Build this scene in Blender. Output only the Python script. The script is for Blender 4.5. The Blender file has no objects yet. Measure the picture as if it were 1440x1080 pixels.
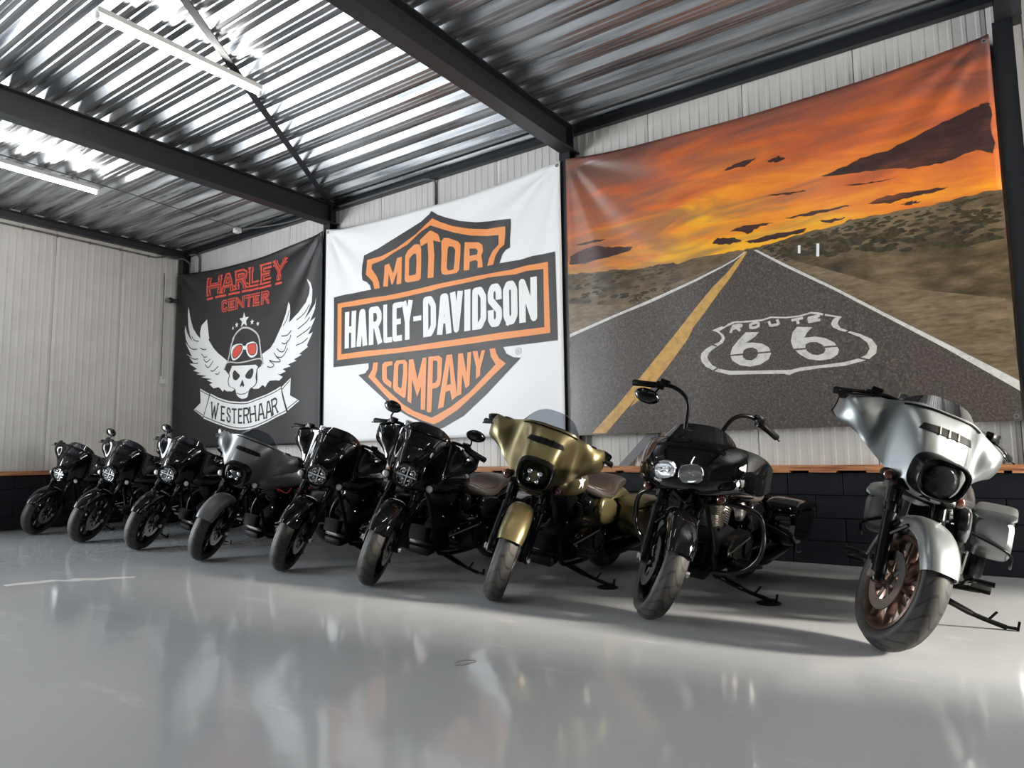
import bpy, bmesh, math, random
from mathutils import Vector, Matrix, Euler
from mathutils.geometry import tessellate_polygon
random.seed(7)
S = bpy.context.scene
COL = S.collection
R = math.radians

# ------------------------------------------------------------------ camera
YAW, PITCH, ROLL = 0.61557, 0.10435, -0.01312
fw = Vector((-math.sin(YAW)*math.cos(PITCH), math.cos(YAW)*math.cos(PITCH), math.sin(PITCH)))
r0 = Vector((math.cos(YAW), math.sin(YAW), 0)); u0 = r0.cross(fw)
rr = r0*math.cos(ROLL) + u0*math.sin(ROLL); uu = -r0*math.sin(ROLL) + u0*math.cos(ROLL)
cam = bpy.data.objects.new('camera', bpy.data.cameras.new('camera'))
COL.objects.link(cam)
M = Matrix.Identity(4)
for i in range(3):
    M[i][0], M[i][1], M[i][2] = rr[i], uu[i], -fw[i]
M.translation = (0, 0, 0.945)
cam.matrix_world = M
cam.data.sensor_width = 36; cam.data.lens = 993.43*36/1440
cam.data.clip_start = 0.05; cam.data.clip_end = 200
S.camera = cam
S.view_settings.view_transform = 'Standard'; S.view_settings.look = 'None'
S.view_settings.gamma = 1; S.view_settings.use_curve_mapping = False
S.view_settings.exposure = 0.48

# ------------------------------------------------------------------ world and daylight through the openings
W = bpy.data.worlds.new('world'); S.world = W; W.use_nodes = True
W.node_tree.nodes['Background'].inputs[0].default_value = (0.75, 0.85, 1.0, 1)
W.node_tree.nodes['Background'].inputs[1].default_value = 1.0
def area(name, loc, target, sx, sy, power, col=(1, 1, 1), spread=180):
    l = bpy.data.lights.new(name, 'AREA'); l.shape = 'RECTANGLE'; l.size = sx; l.size_y = sy
    l.energy = power; l.color = col; l.spread = R(spread)
    o = bpy.data.objects.new(name, l); COL.objects.link(o); o.location = loc
    d = Vector(target) - Vector(loc); o.rotation_euler = d.to_track_quat('-Z', 'Y').to_euler()
    return o
# wide doorways in the left wall and the right wall; low sun comes through the right one
area('daylight_left_doorway', (-11.85, -1.6, 1.9), (0, -1.6, 1.9), 5.6, 3.6, 1000, (0.93, 0.97, 1.0))
area('daylight_right_doorway', (4.75, 5.25, 1.65), (-5, 5.25, 1.65), 2.4, 3.2, 330, (1.0, 0.96, 0.89))
sun = bpy.data.lights.new('sun', 'SUN'); sun.energy = 10; sun.angle = R(8); sun.color = (1.0, .91, .78)
so = bpy.data.objects.new('sun', sun); COL.objects.link(so); so.location = (9, 0, 5)
so.rotation_euler = Vector((-.94, -.11, -.32)).to_track_quat('-Z', 'Y').to_euler()

# ------------------------------------------------------------------ materials
def new_mat(name):
    m = bpy.data.materials.new(name); m.use_nodes = True
    return m, m.node_tree.nodes, m.node_tree.links, m.node_tree.nodes['Principled BSDF']
def mat(name, col, rough=0.5, metal=0.0, coat=0.0, coat_r=0.03, spec=0.5, noise=0.0, nscale=20, bump=0.0, bscale=60, trans=0.0, ior=1.45, emit=None, emit_s=0, alpha=1.0):
    m, N, L, b = new_mat(name)
    b.inputs['Base Color'].default_value = (*col, 1); b.inputs['Roughness'].default_value = rough
    b.inputs['Metallic'].default_value = metal; b.inputs['Coat Weight'].default_value = coat
    b.inputs['Coat Roughness'].default_value = coat_r; b.inputs['Specular IOR Level'].default_value = spec
    b.inputs['Transmission Weight'].default_value = trans; b.inputs['IOR'].default_value = ior
    b.inputs['Alpha'].default_value = alpha
    if emit: b.inputs['Emission Color'].default_value = (*emit, 1); b.inputs['Emission Strength'].default_value = emit_s
    tc = N.new('ShaderNodeTexCoord')
    if noise:
        n = N.new('ShaderNodeTexNoise'); n.inputs['Scale'].default_value = nscale; n.inputs['Detail'].default_value = 5
        L.new(tc.outputs['Object'], n.inputs['Vector'])
        r = N.new('ShaderNodeValToRGB'); e = r.color_ramp.elements
        e[0].position, e[1].position = 0.3, 0.7
        e[0].color = (*[c*(1-noise) for c in col], 1); e[1].color = (*[min(1, c*(1+noise)) for c in col], 1)
        L.new(n.outputs['Fac'], r.inputs[0]); L.new(r.outputs[0], b.inputs['Base Color'])
    if bump:
        n2 = N.new('ShaderNodeTexNoise'); n2.inputs['Scale'].default_value = bscale; n2.inputs['Detail'].default_value = 4
        L.new(tc.outputs['Object'], n2.inputs['Vector'])
        bp = N.new('ShaderNodeBump'); bp.inputs['Strength'].default_value = bump; bp.inputs['Distance'].default_value = 0.01
        L.new(n2.outputs['Fac'], bp.inputs['Height']); L.new(bp.outputs[0], b.inputs['Normal'])
    return m
def ramp(N, stops):
    r = N.new('ShaderNodeValToRGB'); e = r.color_ramp.elements
    while len(e) < len(stops): e.new(0.5)
    for k, (p, c) in enumerate(stops): e[k].position = p; e[k].color = (*c, 1)
    return r
def mathn(N, L, op, a, b=None, c=None):
    n = N.new('ShaderNodeMath'); n.operation = op
    for k, v in enumerate((a, b, c)):
        if v is None: continue
        if isinstance(v, (int, float)): n.inputs[k].default_value = v
        else: L.new(v, n.inputs[k])
    return n.outputs[0]
MT = {}
# floor: glossy grey epoxy with faint clouding, scuffs and a chalky streak
def floor_mat():
    m, N, L, b = new_mat('epoxy_floor')
    tc = N.new('ShaderNodeTexCoord')
    n = N.new('ShaderNodeTexNoise'); n.inputs['Scale'].default_value = 0.5; n.inputs['Detail'].default_value = 6
    L.new(tc.outputs['Object'], n.inputs['Vector'])
    r = ramp(N, [(0.3, (0.37, 0.385, 0.40)), (0.7, (0.43, 0.445, 0.46))]); L.new(n.outputs['Fac'], r.inputs[0])
    mp = N.new('ShaderNodeMapping'); mp.inputs['Scale'].default_value = (0.9, 3.2, 1); mp.inputs['Rotation'].default_value = (0, 0, R(33))
    L.new(tc.outputs['Object'], mp.inputs['Vector'])
    n2 = N.new('ShaderNodeTexNoise'); n2.inputs['Scale'].default_value = 1.7; n2.inputs['Detail'].default_value = 8; n2.inputs['Roughness'].default_value = 0.65
    L.new(mp.outputs[0], n2.inputs['Vector'])
    r2 = ramp(N, [(0.60, (0, 0, 0)), (0.70, (1, 1, 1))]); L.new(n2.outputs['Fac'], r2.inputs[0])
    mx = N.new('ShaderNodeMix'); mx.data_type = 'RGBA'
    f = mathn(N, L, 'MULTIPLY', r2.outputs[0], 0.35)
    L.new(f, mx.inputs[0]); L.new(r.outputs[0], mx.inputs[6]); mx.inputs[7].default_value = (0.60, 0.60, 0.58, 1)
    L.new(mx.outputs[2], b.inputs['Base Color'])
    rr_ = mathn(N, L, 'MULTIPLY_ADD', n2.outputs['Fac'], 0.14, 0.03); L.new(rr_, b.inputs['Roughness'])
    b.inputs['Specular IOR Level'].default_value = 0.6
    n3 = N.new('ShaderNodeTexNoise'); n3.inputs['Scale'].default_value = 5; n3.inputs['Detail'].default_value = 3
    L.new(tc.outputs['Object'], n3.inputs['Vector'])
    bp = N.new('ShaderNodeBump'); bp.inputs['Strength'].default_value = 0.07; bp.inputs['Distance'].default_value = 0.02
    L.new(n3.outputs['Fac'], bp.inputs['Height']); L.new(bp.outputs[0], b.inputs['Normal'])
    return m
MT['floor'] = floor_mat()
def galv_mat():
    m, N, L, b = new_mat('galvanised_deck')
    tc = N.new('ShaderNodeTexCoord'); mp = N.new('ShaderNodeMapping'); mp.inputs['Scale'].default_value = (0.6, 9, 9)
    L.new(tc.outputs['Object'], mp.inputs['Vector'])
    n = N.new('ShaderNodeTexNoise'); n.inputs['Scale'].default_value = 1.6; n.inputs['Detail'].default_value = 3; L.new(mp.outputs[0], n.inputs['Vector'])
    r = ramp(N, [(0.3, (0.16, 0.17, 0.18)), (0.7, (0.46, 0.47, 0.48))]); L.new(n.outputs['Fac'], r.inputs[0])
    L.new(r.outputs[0], b.inputs['Base Color']); b.inputs['Metallic'].default_value = 0.85
    L.new(mathn(N, L, 'MULTIPLY_ADD', n.outputs['Fac'], 0.25, 0.18), b.inputs['Roughness'])
    return m
MT['galv'] = galv_mat()
MT['clad'] = mat('cladding_beige_grey', (0.63, 0.615, 0.58), 0.45, noise=0.05, nscale=3, spec=0.4)
MT['clad_b'] = mat('cladding_seam', (0.30, 0.29, 0.27), 0.6)
MT['block'] = mat('block_paint_anthracite', (0.006, 0.008, 0.012), 0.5, spec=.35, noise=0.2, nscale=4, bump=0.25, bscale=90)
MT['mortar'] = mat('block_joint_dark', (0.007, 0.008, 0.010), 0.8)
def wood_mat():
    m, N, L, b = new_mat('pine_board')
    tc = N.new('ShaderNodeTexCoord'); mp = N.new('ShaderNodeMapping'); mp.inputs['Scale'].default_value = (1.2, 1.2, 26)
    L.new(tc.outputs['Object'], mp.inputs['Vector'])
    n = N.new('ShaderNodeTexNoise'); n.inputs['Scale'].default_value = 2.2; n.inputs['Detail'].default_value = 5; L.new(mp.outputs[0], n.inputs['Vector'])
    r = ramp(N, [(0.30, (0.20, 0.065, 0.025)), (0.5, (0.52, 0.22, 0.09)), (0.72, (0.66, 0.33, 0.14))]); L.new(n.outputs['Fac'], r.inputs[0])
    L.new(r.outputs[0], b.inputs['Base Color']); b.inputs['Roughness'].default_value = 0.6
    return m
MT['wood'] = wood_mat()
MT['steel_dark'] = mat('painted_steel_anthracite', (0.014, 0.016, 0.019), 0.4, bump=0.05, bscale=120)
MT['steel_grey'] = mat('grey_painted_steel', (0.18, 0.18, 0.19), 0.45, metal=0.3)
MT['conduit'] = mat('grey_conduit', (0.12, 0.12, 0.12), 0.45)
MT['white_plastic'] = mat('white_plastic', (0.75, 0.75, 0.73), 0.35)
MT['tube'] = mat('lit_fluorescent_tube', (1, 1, 1), 0.3, emit=(1.0, 0.98, 0.94), emit_s=55)
MT['rear_wall'] = mat('painted_wall_grey', (0.07, 0.07, 0.072), 0.7, noise=0.06, nscale=1)

# ------------------------------------------------------------------ mesh helpers
class MB:
    def __init__(s): s.v = []; s.f = []
    def add(s, V, F, M=None):
        o = len(s.v)
        s.v += [tuple(M @ Vector(p)) if M else tuple(p) for p in V]
        s.f += [tuple(i+o for i in f) for f in F]
        return s
    def box(s, c, d, rot=None, bev=0.0):
        hx, hy, hz = d[0]/2, d[1]/2, d[2]/2
        M = Matrix.Translation(Vector(c))
        if rot is not None: M = M @ (rot if isinstance(rot, Matrix) else Euler(rot).to_matrix().to_4x4())
        b = min(bev, hx*.98, hy*.98, hz*.98)
        if b <= 0:
            V = [(x*hx, y*hy, z*hz) for x in (-1, 1) for y in (-1, 1) for z in (-1, 1)]
            F = [(0, 1, 3, 2), (4, 6, 7, 5), (0, 4, 5, 1), (2, 3, 7, 6), (0, 2, 6, 4), (1, 5, 7, 3)]
            return s.add(V, F, M)
        bm = bmesh.new(); bmesh.ops.create_cube(bm, size=1)
        for v in bm.verts: v.co = Vector((v.co.x*d[0], v.co.y*d[1], v.co.z*d[2]))
        bmesh.ops.bevel(bm, geom=bm.edges[:], offset=b, segments=2, profile=0.6, affect='EDGES', clamp_overlap=True)
        bm.verts.index_update()
        s.add([v.co[:] for v in bm.verts], [[v.index for v in f.verts] for f in bm.faces], M); bm.free(); return s
    def tube(s, pts, r, seg=8, caps=True, closed=False, sq=None):
        P = [Vector(p) for p in pts]; n = len(P)
        rs = r if isinstance(r, (list, tuple)) else [r]*n
        T = []
        for i in range(n):
            a = P[(i-1) % n] if (closed or i > 0) else P[i]; b = P[(i+1) % n] if (closed or i < n-1) else P[i]
            t = (b-a); T.append(t.normalized() if t.length > 1e-9 else Vector((0, 0, 1)))
        up = Vector((0, 0, 1)) if abs(T[0].z) < 0.9 else Vector((1, 0, 0))
        nrm = (up - T[0]*up.dot(T[0])).normalized()
        V = []
        for i in range(n):
            nrm = (nrm - T[i]*nrm.dot(T[i])); nrm = nrm.normalized() if nrm.length > 1e-6 else T[i].orthogonal().normalized()
            bn = T[i].cross(nrm)
            for k in range(seg):
                a = 2*math.pi*(k+.5)/seg
                V.append(P[i] + nrm*math.cos(a)*rs[i]*(sq or 1) + bn*math.sin(a)*rs[i])
        F = []
        for i in range(n if closed else n-1):
            j = (i+1) % n
            for k in range(seg):
                l = (k+1) % seg
                F.append((i*seg+k, i*seg+l, j*seg+l, j*seg+k))
        if caps and not closed:
            F.append(tuple(range(seg))[::-1]); F.append(tuple((n-1)*seg+k for k in range(seg)))
        return s.add(V, F)
    def lathe(s, prof, M=None, seg=24, closed=False, arc=None):
        """profile of (radius, height) revolved about local y; arc=(a0,a1) for a partial turn"""
        V = []; F = []; n = len(prof); full = arc is None
        ns = seg if full else seg+1
        for k in range(ns):
            a = 2*math.pi*k/seg if full else arc[0]+(arc[1]-arc[0])*k/seg
            for (r, h) in prof: V.append((r*math.cos(a), h, r*math.sin(a)))
        for k in range(seg):
            l = (k+1) % ns
            for i in range(n if closed else n-1):
                j = (i+1) % n
                F.append((k*n+i, k*n+j, l*n+j, l*n+i))
        return s.add(V, F, M)
    def disc(s, c, r, axis, th, seg=20):
        a = Vector(axis).normalized(); c = Vector(c)
        return s.tube([c-a*th/2, c+a*th/2], r, seg)
    def sphere(s, c, d, rot=None, nu=12, nv=8):
        V = []; F = []
        for i in range(nv+1):
            t = math.pi*i/nv
            for k in range(nu):
                a = 2*math.pi*k/nu; V.append((d[0]/2*math.sin(t)*math.cos(a), d[1]/2*math.sin(t)*math.sin(a), d[2]/2*math.cos(t)))
        for i in range(nv):
            for k in range(nu):
                l = (k+1) % nu; F.append((i*nu+k, (i+1)*nu+k, (i+1)*nu+l, i*nu+l))
        M = Matrix.Translation(Vector(c))
        if rot is not None: M = M @ (rot if isinstance(rot, Matrix) else Euler(rot).to_matrix().to_4x4())
        return s.add(V, F, M)
    def grid(s, fn, nu, nv, flip=False):
        V = [fn(i/nu, j/nv) for j in range(nv+1) for i in range(nu+1)]
        F = []
        for j in range(nv):
            for i in range(nu):
                a = j*(nu+1)+i; q = (a, a+1, a+nu+2, a+nu+1); F.append(q[::-1] if flip else q)
        return s.add(V, F)
    def shell(s, fn, nu, nv, th, off=None):
        """grid surface given a thickness along its normals"""
        P = [[Vector(fn(i/nu, j/nv)) for i in range(nu+1)] for j in range(nv+1)]
        V = []; V2 = []
        for j in range(nv+1):
            for i in range(nu+1):
                du = P[j][min(i+1, nu)] - P[j][max(i-1, 0)]; dv = P[min(j+1, nv)][i] - P[max(j-1, 0)][i]
                n = du.cross(dv); n = n.normalized() if n.length > 1e-9 else Vector((1, 0, 0))
                V.append(P[j][i]); V2.append(P[j][i] - n*th)
        F = []; w = nu+1; o = len(V)
        for j in range(nv):
            for i in range(nu):
                a = j*w+i; F.append((a, a+1, a+w+1, a+w)); F.append((o+a, o+a+w, o+a+w+1, o+a+1))
        for i in range(nu):
            F.append((i, o+i, o+i+1, i+1)); a = nv*w+i; F.append((a, a+1, o+a+1, o+a))
        for j in range(nv):
            a = j*w; F.append((a, a+w, o+a+w, o+a)); a = j*w+nu; F.append((a, o+a, o+a+w, a+w))
        return s.add(V+V2, F)
    def loft(s, rings, caps=True):
        n = len(rings[0]); V = [p for r in rings for p in r]; F = []
        for i in range(len(rings)-1):
            for k in range(n):
                l = (k+1) % n; F.append((i*n+k, i*n+l, (i+1)*n+l, (i+1)*n+k))
        if caps: F.append(tuple(range(n))[::-1]); F.append(tuple((len(rings)-1)*n+k for k in range(n)))
        return s.add(V, F)
    def prism(s, poly, a, b, fn):
        """polygon swept between depths a and b; fn(u, v, d) gives the point"""
        n = len(poly); V = [fn(u, v, a) for u, v in poly] + [fn(u, v, b) for u, v in poly]
        F = [(k, (k+1) % n, n+(k+1) % n, n+k) for k in range(n)]
        tri = tessellate_polygon([[Vector((u, v, 0)) for u, v in poly]])
        F += [tuple(t) for t in tri] + [tuple(n+i for i in t[::-1]) for t in tri]
        return s.add(V, F)
    def mesh(s, name, m, ang=40, fix=True):
        me = bpy.data.meshes.new(name); me.from_pydata(s.v, [], s.f)
        if fix:
            bm = bmesh.new(); bm.from_mesh(me); bmesh.ops.remove_doubles(bm, verts=bm.verts, dist=1e-5)
            bmesh.ops.recalc_face_normals(bm, faces=bm.faces); bm.to_mesh(me); bm.free()
        me.materials.append(MT[m] if isinstance(m, str) else m)
        if ang:
            me.polygons.foreach_set('use_smooth', [True]*len(me.polygons))
            if ang < 180: me.set_sharp_from_angle(angle=R(ang))
        me.update(); return me
    def build(s, name, m, parent=None, ang=40, fix=True, mw=None):
        return link(name, s.mesh(name, m, ang, fix), parent, mw)
def link(name, me, parent=None, mw=None):
    o = bpy.data.objects.new(name, me); COL.objects.link(o)
    if parent: o.parent = parent
    if mw is not None: o.matrix_local = mw
    return o
def tag(o, label=None, cat=None, group=None, kind=None):
    if label: o['label'] = label
    if cat: o['category'] = cat
    if group: o['group'] = group
    if kind: o['kind'] = kind
    return o
def empty(name, loc=(0, 0, 0)):
    o = bpy.data.objects.new(name, None); COL.objects.link(o); o.location = loc; o.empty_display_size = 0.1; return o
def catmull(P, n=6, closed=False):
    P = [Vector(p) for p in P]; out = []; m = len(P)
    for i in range(m if closed else m-1):
        if closed: a, b, c, d = P[(i-1) % m], P[i], P[(i+1) % m], P[(i+2) % m]
        else: a, b, c, d = P[max(i-1, 0)], P[i], P[i+1], P[min(i+2, m-1)]
        for k in range(n):
            t = k/n
            out.append(0.5*((2*b)+(c-a)*t+(2*a-5*b+4*c-d)*t*t+(3*b-a-3*c+d)*t**3))
    if not closed: out.append(P[-1])
    return out
def interp(tab, x):
    """smooth monotone-ish interpolation through (x, y) pairs"""
    if x <= tab[0][0]: return tab[0][1]
    if x >= tab[-1][0]: return tab[-1][1]
    for i in range(len(tab)-1):
        if x <= tab[i+1][0]:
            x0, y0 = tab[i]; x1, y1 = tab[i+1]; t = (x-x0)/(x1-x0)
            m0 = (y1-tab[i-1][1])/(x1-tab[i-1][0]) if i > 0 else (y1-y0)/(x1-x0)
            m1 = (tab[i+2][1]-y0)/(tab[i+2][0]-x0) if i+2 < len(tab) else (y1-y0)/(x1-x0)
            h = x1-x0
            return (2*t**3-3*t*t+1)*y0+(t**3-2*t*t+t)*h*m0+(-2*t**3+3*t*t)*y1+(t**3-t*t)*h*m1

# ------------------------------------------------------------------ the room
D = 6.614; LX = -11.893; RX = 4.8; FY = -6.0; CLY = D+0.12; DECK = 4.655
o = MB().box(((LX+RX)/2, (FY+CLY)/2, -0.05), (RX-LX+.6, CLY-FY+.6, 0.10)).build('floor', 'floor', ang=0); tag(o, kind='structure')
flo = o
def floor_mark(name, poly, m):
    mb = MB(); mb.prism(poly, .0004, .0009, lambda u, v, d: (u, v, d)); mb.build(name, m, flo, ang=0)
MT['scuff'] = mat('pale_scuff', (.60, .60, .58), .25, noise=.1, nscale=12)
MT['smear'] = mat('dark_smear', (.16, .16, .16), .3)
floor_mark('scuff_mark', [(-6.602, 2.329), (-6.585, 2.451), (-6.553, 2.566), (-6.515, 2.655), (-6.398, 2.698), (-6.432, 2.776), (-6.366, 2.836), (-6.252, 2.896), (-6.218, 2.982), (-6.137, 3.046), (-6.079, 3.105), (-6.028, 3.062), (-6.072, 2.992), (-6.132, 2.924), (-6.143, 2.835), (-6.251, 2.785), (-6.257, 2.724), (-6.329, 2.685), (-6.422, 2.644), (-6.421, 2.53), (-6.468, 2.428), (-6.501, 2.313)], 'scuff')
for pl in [[(-2.204, 2.622), (-2.199, 2.673), (-2.174, 2.695), (-2.144, 2.706), (-2.138, 2.698), (-2.167, 2.686), (-2.19, 2.662), (-2.193, 2.614)], [(-2.176, 2.593), (-2.146, 2.618), (-2.136, 2.659), (-2.132, 2.691), (-2.125, 2.685), (-2.129, 2.65), (-2.138, 2.609), (-2.168, 2.584)]]: floor_mark('smear_mark', pl, 'smear')
# corrugated steel roof deck, ribs run along the back wall
prof = []
y = FY-0.3; P = 0.315; k0 = round((4.201-y)/P); y = 4.201-0.05-k0*P
while y < CLY+0.4:
    for dy, dz in ((0, 0), (.035, 0), (.045, .009), (.057, .009), (.067, 0), (.105, 0), (.15, .062), (.185, .062), (.195, .053), (.212, .053), (.222, .062), (.265, .062)):
        prof.append((y+dy, DECK+dz))
    y += P
mb = MB(); n = len(prof)
xs = [LX-.3, -9, -6, -3, 0, RX+.3]
mb.add([(x, a, b) for x in xs for a, b in prof] + [(x, a, b+.004) for x in xs for a, b in prof], [(i*n+k, i*n+k+1, (i+1)*n+k+1, (i+1)*n+k) for i in range(len(xs)-1) for k in range(n-1)] + [(len(xs)*n+i*n+k, len(xs)*n+(i+1)*n+k, len(xs)*n+(i+1)*n+k+1, len(xs)*n+i*n+k+1) for i in range(len(xs)-1) for k in range(n-1)])
ceil_ = mb.build('ceiling', 'galv', ang=0, fix=False); tag(ceil_, kind='structure')
# insulation slab over the deck closes the roof
MB().box(((LX+RX)/2, (FY+CLY)/2, DECK+.17), (RX-LX+.8, CLY-FY+.8, 0.12)).build('roof_slab', 'rear_wall', ceil_, ang=0)
# back wall: backing, ribbed cladding panels, block plinth, wood ledge
wb = MB().box(((LX+RX)/2, CLY+.10, 2.4), (RX-LX+.4, 0.14, 5.0)).build('wall_back', 'mortar', ang=0); tag(wb, kind='structure')
wl = MB().box((LX-.19, (2.0+CLY)/2, 2.4), (0.14, CLY-2.0+.2, 5.0)).build('wall_left', 'mortar', ang=0); tag(wl, kind='structure')
def panel_mesh(w, z0, z1):
    """panel in local x along the wall, depth -y towards the room"""
    g = []
    x = 0.004
    pts = [(0, .030), (0.004, .006)]
    nr = int(round(w/0.1))
    for k in range(nr):
        c = (k+.5)*w/nr
        pts += [(c-.020, .0), (c-.012, -.004), (c+.012, -.004), (c+.020, .0)]
    pts += [(w-.004, .006), (w, .030)]
    V = [(a, b, z) for z in (z0, z1) for a, b in pts]; n = len(pts)
    F = [(k, k+1, n+k+1, n+k) for k in range(n-1)]
    F += [tuple(range(n))[::-1]]
    return MB().add(V, F).mesh('cladding_panel', 'clad', ang=0, fix=False)
pm = panel_mesh(1.0, 0.80, 4.72)
x = -12.95
while x < RX:
    if x+1 > LX-.1: link('cladding_panel', pm, wb, Matrix.Translation((x+.985, CLY, 0)) @ Matrix.Translation((-.985+.0, 0, 0)))
    x += 1.0
y = 1.65
while y < CLY:
    # panel turned to face +x
    o = link('cladding_panel', pm, wl, Matrix.Translation((LX-.02, y, 0)) @ Matrix.Rotation(R(90), 4, 'Z'))
    y += 1.0
# blocks
BL, BH = 0.455, 0.196
def block_mesh(w):
    return MB().box((w/2, .05, BH/2), (w-.007, .10, BH-.007), bev=.006).mesh('block', 'block', ang=0)
bm_full = block_mesh(BL)
for row in range(4):
    x = -1.45-26*BL + (0 if row % 2 == 0 else BL/2)
    if row == 0: x += .24
    while x < RX:
        if x+BL > LX: link('block', bm_full, wb, Matrix.Translation((x, D, row*BH)))
        x += BL
    y = 4.262-5*BL - (0 if row % 2 else BL/2)
    while y < D+.1:
        if y > 1.9: link('block', bm_full, wl, Matrix.Translation((LX, y, row*BH)) @ Matrix.Rotation(R(90), 4, 'Z'))
        y += BL
MB().box(((LX+RX)/2, D+.075, .39), (RX-LX, .11, .782)).build('block_core', 'mortar', wb, ang=0)
MB().box((LX-.075, (2+D)/2, .39), (.11, D-2, .782)).build('block_core', 'mortar', wl, ang=0)
# pine board along the top of the plinth: a board with short shims below
for i, (xa, xb) in enumerate(((-11.87, -8.9), (-8.9, -6.0), (-6.0, -3.05), (-3.05, -2.02), (-2.02, 0.4), (0.4, 3.4), (3.4, RX))):
    MB().box(((xa+xb)/2, D+.04, .825), (xb-xa-.004, .16, .046), bev=.003).build('ledge_board', 'wood', wb, ang=0)
for i in range(44):
    xa = -11.7+i*.37+random.uniform(-.05, .05); w = random.uniform(.18, .33)
    MB().box((xa, D+.035, .793), (w, .155, random.uniform(.014, .022)), bev=.002).build('ledge_shim', 'wood', wb, ang=0)
for (ya, yb) in ((2.0, 4.4), (4.4, 6.53)):
    MB().box((LX+.04-.08, (ya+yb)/2, .818), (.16, yb-ya-.004, .060), bev=.003).build('ledge_board', 'wood', wl, ang=0)
# remaining walls with their doorways
def wall_box(name, boxes):
    mb = MB()
    for c, d in boxes: mb.box(c, d)
    o = mb.build(name, 'rear_wall', ang=0, fix=False); return tag(o, kind='structure')
wall_box('wall_right', [((RX+.08, -1.05, 2.4), (.16, 10.1, 4.9)), ((RX+.08, 6.7, 2.4), (.16, .4, 4.9)), ((RX+.08, 5.25, 4.1), (.16, 2.7, 1.5))])
wall_box('wall_front', [((-3.5, FY-.08, 2.4), (17.2, .16, 4.9))])
wall_box('wall_left_front', [((LX-.19, -5.3, 2.4), (.14, 1.6, 4.9)), ((LX-.19, 1.65, 2.4), (.14, .7, 4.9)), ((LX-.19, -1.6, 4.3), (.14, 6.0, 1.0))])
# steel frame: columns, rafters, eave rails
def ibeam_pts(w, h, tf, tw):
    return [(-w/2, 0), (w/2, 0), (w/2, tf), (tw/2, tf), (tw/2, h-tf), (w/2, h-tf), (w/2, h), (-w/2, h), (-w/2, h-tf), (-tw/2, h-tf), (-tw/2, tf), (-w/2, tf)]
for i, xc in enumerate((-11.80, -7.927, -3.905, 0.155)):
    mb = MB()
    if i: mb.prism([(a, b-.07) for a, b in ibeam_pts(.135, .14, .01, .008)], 0.85, 4.36, lambda u, v, d: (xc+u, D+.05+v, d))
    else: mb.prism([(a, b-.07) for a, b in ibeam_pts(.135, .14, .01, .008)], 0.85, DECK-.02, lambda u, v, d: (xc+u, D+.05+v, d))
    o = mb.build('trim_%d' % (1+i), 'steel_dark', ang=0); tag(o, kind='structure')
    if i:
        mb = MB(); mb.prism(ibeam_pts(.17, .285, .014, .009), FY+.02, D+.118, lambda u, v, d: (xc+.04+u, d, 4.352+v))
        mb.box((xc+.04, D-.03, 4.49), (.18, .014, .27))
        o = mb.build('trim_%d' % (10+i), 'steel_dark', ang=0); tag(o, kind='structure')
o = MB().box(((LX+RX)/2, CLY-.05, DECK-.045), (RX-LX, .07, .085)).box(((LX+RX)/2, CLY-.075, DECK-.008), (RX-LX, .12, .012)).build('trim_20', 'steel_dark', ang=0); tag(o, kind='structure')
o = MB().box((LX+.05, (2+CLY)/2, DECK-.06), (.10, CLY-2, .11)).box((LX+.085, (2+CLY)/2, DECK-.012), (.17, CLY-2, .012)).build('trim_21', 'steel_dark', ang=0); tag(o, kind='structure')
# foam closures showing as pale half-moons between the deck ribs over the left wall
y = 4.201-.05-9*P
while y < CLY-.1:
    MB().box((LX+.03, y+.2075, DECK+.025), (.05, .14, .05)).build('rib_closure', 'clad', wl, ang=0)
    y += P
# roof wind brace (flat bar) and wall braces of flat bar behind the banners
def flatbar(name, a, b, w, th, m, side):
    a, b = Vector(a), Vector(b); t = (b-a).normalized(); s_ = Vector(side); s_ = (s_-t*s_.dot(t)).normalized(); n_ = t.cross(s_)
    V = [p+s_*i*w/2+n_*j*th/2 for p in (a, b) for i, j in ((-1, -1), (1, -1), (1, 1), (-1, 1))]
    return MB().add(V, [(0, 1, 2, 3)[::-1], (4, 5, 6, 7), (0, 1, 5, 4), (1, 2, 6, 5), (2, 3, 7, 6), (3, 0, 4, 7)]).build(name, m, ang=0)
o = flatbar('trim_30', (-7.80, 6.54, 4.625), (-4.0, 1.2, 4.625), .075, .01, 'steel_dark', (1, .7, 0)); tag(o, kind='structure')
o = flatbar('trim_31', (-3.84, D+.085, 0.35), (0.10, D+.085, 4.2), .085, .01, 'steel_grey', (1, 0, 0)); tag(o, kind='structure')
o = flatbar('trim_32', (-3.97, D+.085, 0.35), (-7.85, D+.085, 4.2), .085, .01, 'steel_grey', (1, 0, 0)); tag(o, kind='structure')
# thin cable beside the brace
# ---- small fittings
def fitting(name, mb, m, label, cat, group=None, ang=40):
    o = mb.build(name, m, ang=ang); return tag(o, label, cat, group)
mb = MB().tube(catmull([(-9.67, 2.6, DECK-.012), (-9.70, 4.24, DECK-.012), (-9.822, 6.372, DECK-.015)], 6), .007, 6)
fitting('ceiling_cable', mb, 'conduit', 'thin dark cable running along the ceiling from the lit tube to the junction box', 'cable')
jb = empty('junction_box', (-9.83, 6.40, DECK-.06)); tag(jb, 'small white junction box under the ceiling above the black banner', 'box')
MB().box((0, 0, 0), (.11, .09, .075), bev=.01).build('box_body', 'white_plastic', jb)
MB().disc((.03, -.055, 0), .022, (0, 1, 0), .03, 12).build('cable_gland', 'white_plastic', jb)
mb = MB().tube(catmull([(-9.78, 6.44, DECK-.04), (-9.0, 6.62, DECK-.06), (-8.2, 6.64, DECK-.06)], 6), .012, 8)
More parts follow.
